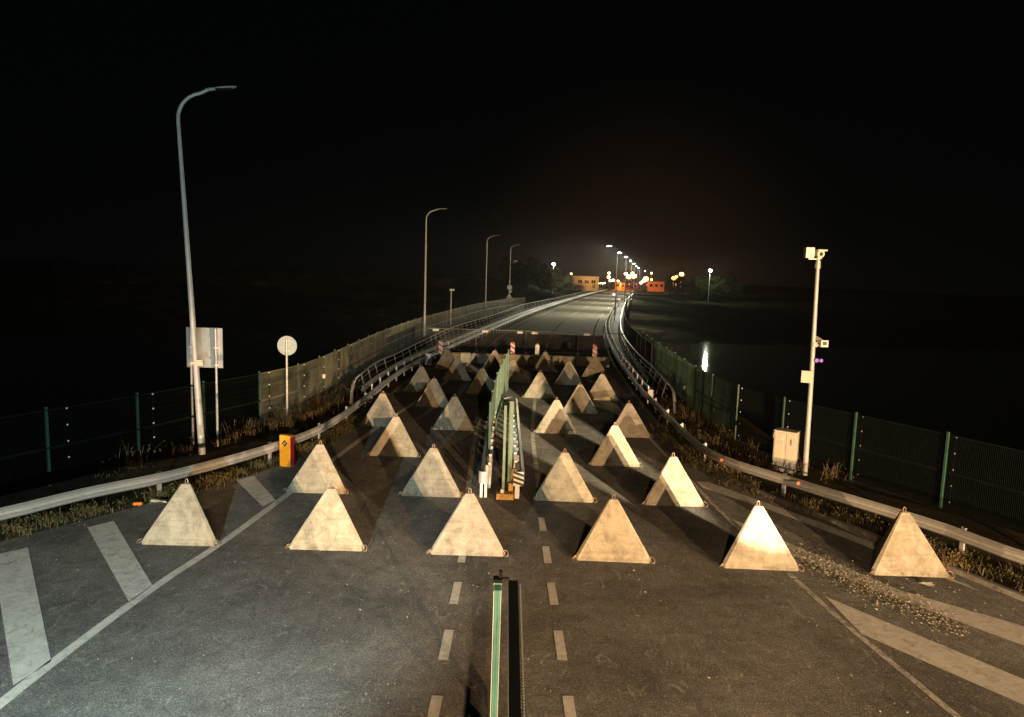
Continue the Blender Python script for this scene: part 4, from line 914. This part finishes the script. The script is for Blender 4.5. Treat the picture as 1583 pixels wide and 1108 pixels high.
# booth, barriers, canopy
def booth(px0, px1, py0, py1, Y, mat, name, label, cat):
    a = at(px0, py0, Y); c = at(px1, py1, Y); w_ = c.x-a.x; z1 = a.z; z0 = min(-.2, c.z)
    root = empty(name, ((a.x+c.x)/2, Y, z0), label, cat); h = z1-z0
    b = MB(); b.box((0, 0, h/2), (w_, 3., h)); b.build('wall', M[mat], root)
    b = MB(); b.box((0, 0, h+.12), (w_+.6, 3.6, .24)); b.build('roof', M['roof'], root)
    n = max(1, int(w_/2.2))
    for k in range(n):
        b = MB(); b.box((-w_/2+(k+.5)*w_/n, -1.52, h*.62), (w_/n*.55, .05, h*.3)); b.build('window', M['glass'], root)
    return root
booth(951, 958, 435.5, 446, 366, 'wallorange', 'checkpoint_booth', 'orange checkpoint booth standing on the road at the end of the bridge', 'booth')
booth(959.5, 965, 437, 446, 372, 'wallorange', 'checkpoint_booth', 'narrow orange booth just right of the first booth on the road', 'booth')
booth(1002, 1026, 435, 444, 372, 'wallorange', 'customs_hall', 'long low hall lit red and orange right of the bridge end', 'building')
booth(966, 972, 438.5, 446, 385, 'wallred', 'checkpoint_booth', 'red lit booth in the middle of the checkpoint', 'booth')
booth(980, 986, 437, 446, 392, 'wallred', 'checkpoint_booth', 'red lit booth at the right end of the checkpoint', 'booth')
for i, (px, lab) in enumerate(((968, 'left red and white barrier board across the checkpoint lane'), (975, 'middle red and white barrier board across the checkpoint lane'), (983, 'right red and white barrier board across the checkpoint lane'), (990, 'last red and white barrier board by the right bridge edge'))):
    q = at(px, 444, 352); root = empty('lane_barrier', (q.x, 352, 0), lab, 'barrier', 'barrier boards at the checkpoint')
    b = MB(); b.box((0, 0, .9), (1.9, .06, .4)); bd = b.build('board', M['white'], root)
    for k in (-.6, 0, .6): b = MB(); b.box((k, -.036, .9), (.3, .01, .4)); b.build('red_stripe', M['red'], bd)
    for k in (-.7, .7): b = MB(); b.box((k, .06, .5), (.08, .06, 1.)); b.build('leg', M['wallred'], root)
for i, (px, py, Y) in enumerate(((973, 439, 345), (984, 439, 345), (1000, 440, 345))):
    q = at(px, py, Y); root = empty('warning_lamp', (q.x, Y, -.1), ['left red warning lamp at the checkpoint', 'right red warning lamp at the checkpoint', 'red warning lamp right of the bridge edge'][i], 'lamp', 'red warning lamps')
    b = MB(); b.tube([(0, 0, 0), (0, 0, q.z+.1)], .06, 6); b.build('pole', M['lampgrey'], root); b = MB(); b.ico((0, 0, q.z+.1), .22); b.build('lamp_glass', M['lampred'], root)

# ------------------------------------------------------------------ lights
def point(loc, power, color, size=.15):
    l = bpy.data.lights.new('lamp_and_fill_light', 'POINT'); l.energy = power; l.color = color; l.shadow_soft_size = size
    o = bpy.data.objects.new('lamp_and_fill_light', l); o.location = loc; col.objects.link(o); return o
def spot(loc, aim, power, color, cone, blend=.3, size=.08, name='flood_and_fill_light'):
    l = bpy.data.lights.new(name, 'SPOT'); l.energy = power; l.color = color; l.spot_size = R(cone); l.spot_blend = blend; l.shadow_soft_size = size
    o = bpy.data.objects.new(name, l); o.location = loc; col.objects.link(o)
    d = Vector(aim)-Vector(loc); o.rotation_euler = d.to_track_quat('-Z', 'Y').to_euler(); return o
# flood lights on the viewer's side of the barrier, and one added fill
COOL, WARM, WARM2 = (.76, 1., .96), (1., .66, .35), (1., .6, .3)
spot((-3.85, 2.7, 2.05), (-8.6, 12, .6), 6800, COOL, 100, .55, .05)
spot((1.2, -1.5, 6.2), (2.6, 12, 0), 3300, WARM, 85, .9, .08)  # added warm fill near the camera, set so its shadows stay hidden
spot((-14., -20., 2.6), (-2.6, 30, .4), 47000, WARM, 21, .15, .07)
spot((22., -22., 2.8), (3.6, 26, .5), 118000, WARM, 34, .5, .07)
spot((12., -20., 2.6), (3.2, 26, .5), 80000, WARM2, 40, .5, .07)
HOTP = (12.7, -3., 3.3)
spot(HOTP, (2.7, 25.2, .95), 120000, (1., .8, .48), 8.6, .3, .07)
for (x, y, z) in lights[:6]:
    spot((x, y, z-.15), (x-6., y-5., 0), 17000 if y < 120 else 27000, (1., .93, .68), 158, .5, .25, 'street_light')
point((fl.x, fl.y-1.2, fl.z), 6500, (.9, 1., .8), .4); point((fr.x, fr.y-1.2, fr.z), 4500, (.9, 1., .7), .4)
for k in (0, 4, 6, 8, 9, 13, 15):
    q, kk, s_ = sodpts[k]; point((q.x, q.y-1., q.z), 24000*s_, (1., .45, .13), .5)
b0 = at(905, 432, 322); point((b0.x+3, b0.y, 5.5), 2600, (1., .5, .15), .3)  # added orange point before the building front, no fixture there
for px in (955, 968, 984, 1012):
    q = at(px, 436, 355); point((q.x, 355, 4.2), 4200 if px < 1000 else 2600, (1., .36 if px < 1000 else .22, .1), .3)  # unseen points added before booths and hall to redden their walls

hz = MB(); hz.add([(-430, -45, -9.), (470, -45, -9.), (470, 560, -9.), (-430, 560, -9.), (-430, -45, 15.5), (470, -45, 15.5), (470, 560, 15.5), (-430, 560, 15.5)], [(0,3,2,1),(4,5,6,7),(0,1,5,4),(1,2,6,5),(2,3,7,6),(3,0,4,7)])
hm, hnt, hout = newmat('night_haze'); hv = N(hnt, 'ShaderNodeVolumePrincipled'); hv.inputs['Density'].default_value = HAZE; hv.inputs['Color'].default_value = (.9, .9, .9, 1); hv.inputs['Anisotropy'].default_value = .55
hnt.links.new(hv.outputs[0], hout.inputs['Volume'])
if HAZE > 0: tag(hz.build('haze', hm), 'thin night haze over the road, bridge and river', 'haze', None, 'stuff')
# ------------------------------------------------------------------ night sky
wd = bpy.data.worlds.new('World'); sc.world = wd; wd.use_nodes = True; nt = wd.node_tree
bg = nt.nodes['Background']; sky = nt.nodes.new('ShaderNodeTexSky'); sky.sky_type = 'NISHITA'; sky.sun_disc = False; sky.sun_elevation = R(-9); sky.sun_rotation = R(200); sky.air_density = 1.
tc = nt.nodes.new('ShaderNodeTexCoord')
dirv = at(985, 432, 400)-Vector((0, 0, CAMH)); dirv.normalize()
dt = nt.nodes.new('ShaderNodeVectorMath'); dt.operation = 'DOT_PRODUCT'; dt.inputs[1].default_value = dirv; nt.links.new(tc.outputs['Generated'], dt.inputs[0])
mr_ = nt.nodes.new('ShaderNodeMapRange'); mr_.inputs['From Min'].default_value = .955; mr_.inputs['From Max'].default_value = 1.; nt.links.new(dt.outputs['Value'], mr_.inputs['Value'])
pw = nt.nodes.new('ShaderNodeMath'); pw.operation = 'POWER'; pw.inputs[1].default_value = 2.6; nt.links.new(mr_.outputs[0], pw.inputs[0])
gl_ = nt.nodes.new('ShaderNodeMixRGB'); gl_.inputs[1].default_value = (.0006, .0009, .0009, 1); gl_.inputs[2].default_value = (.012, .006, .0034, 1); nt.links.new(pw.outputs[0], gl_.inputs[0])
ad = nt.nodes.new('ShaderNodeMixRGB'); ad.blend_type = 'ADD'; ad.inputs[0].default_value = 1.
sm = nt.nodes.new('ShaderNodeMixRGB'); sm.blend_type = 'MULTIPLY'; sm.inputs[0].default_value = 1.; sm.inputs[2].default_value = (.05, .05, .05, 1); nt.links.new(sky.outputs[0], sm.inputs[1])
nt.links.new(sm.outputs[0], ad.inputs[1]); nt.links.new(gl_.outputs[0], ad.inputs[2]); nt.links.new(ad.outputs[0], bg.inputs['Color']); bg.inputs['Strength'].default_value = 1.

# ------------------------------------------------------------------ camera, output
cd = bpy.data.cameras.new('camera'); cam = bpy.data.objects.new('camera', cd); col.objects.link(cam)
cd.sensor_width = 36; cd.lens = FPX/1583*36; cd.clip_end = 3000; cd.clip_start = .1
mt = Matrix(((CR.x, CU.x, -CF.x, 0), (CR.y, CU.y, -CF.y, 0), (CR.z, CU.z, -CF.z, CAMH), (0, 0, 0, 1))); cam.matrix_world = mt
sc.camera = cam
sc.view_settings.view_transform = 'Standard'; sc.view_settings.look = 'None'; sc.view_settings.exposure = 0; sc.view_settings.gamma = 1
try: sc.cycles.use_light_tree = True; sc.cycles.max_bounces = 5; sc.cycles.sample_clamp_indirect = 4.
except Exception: pass
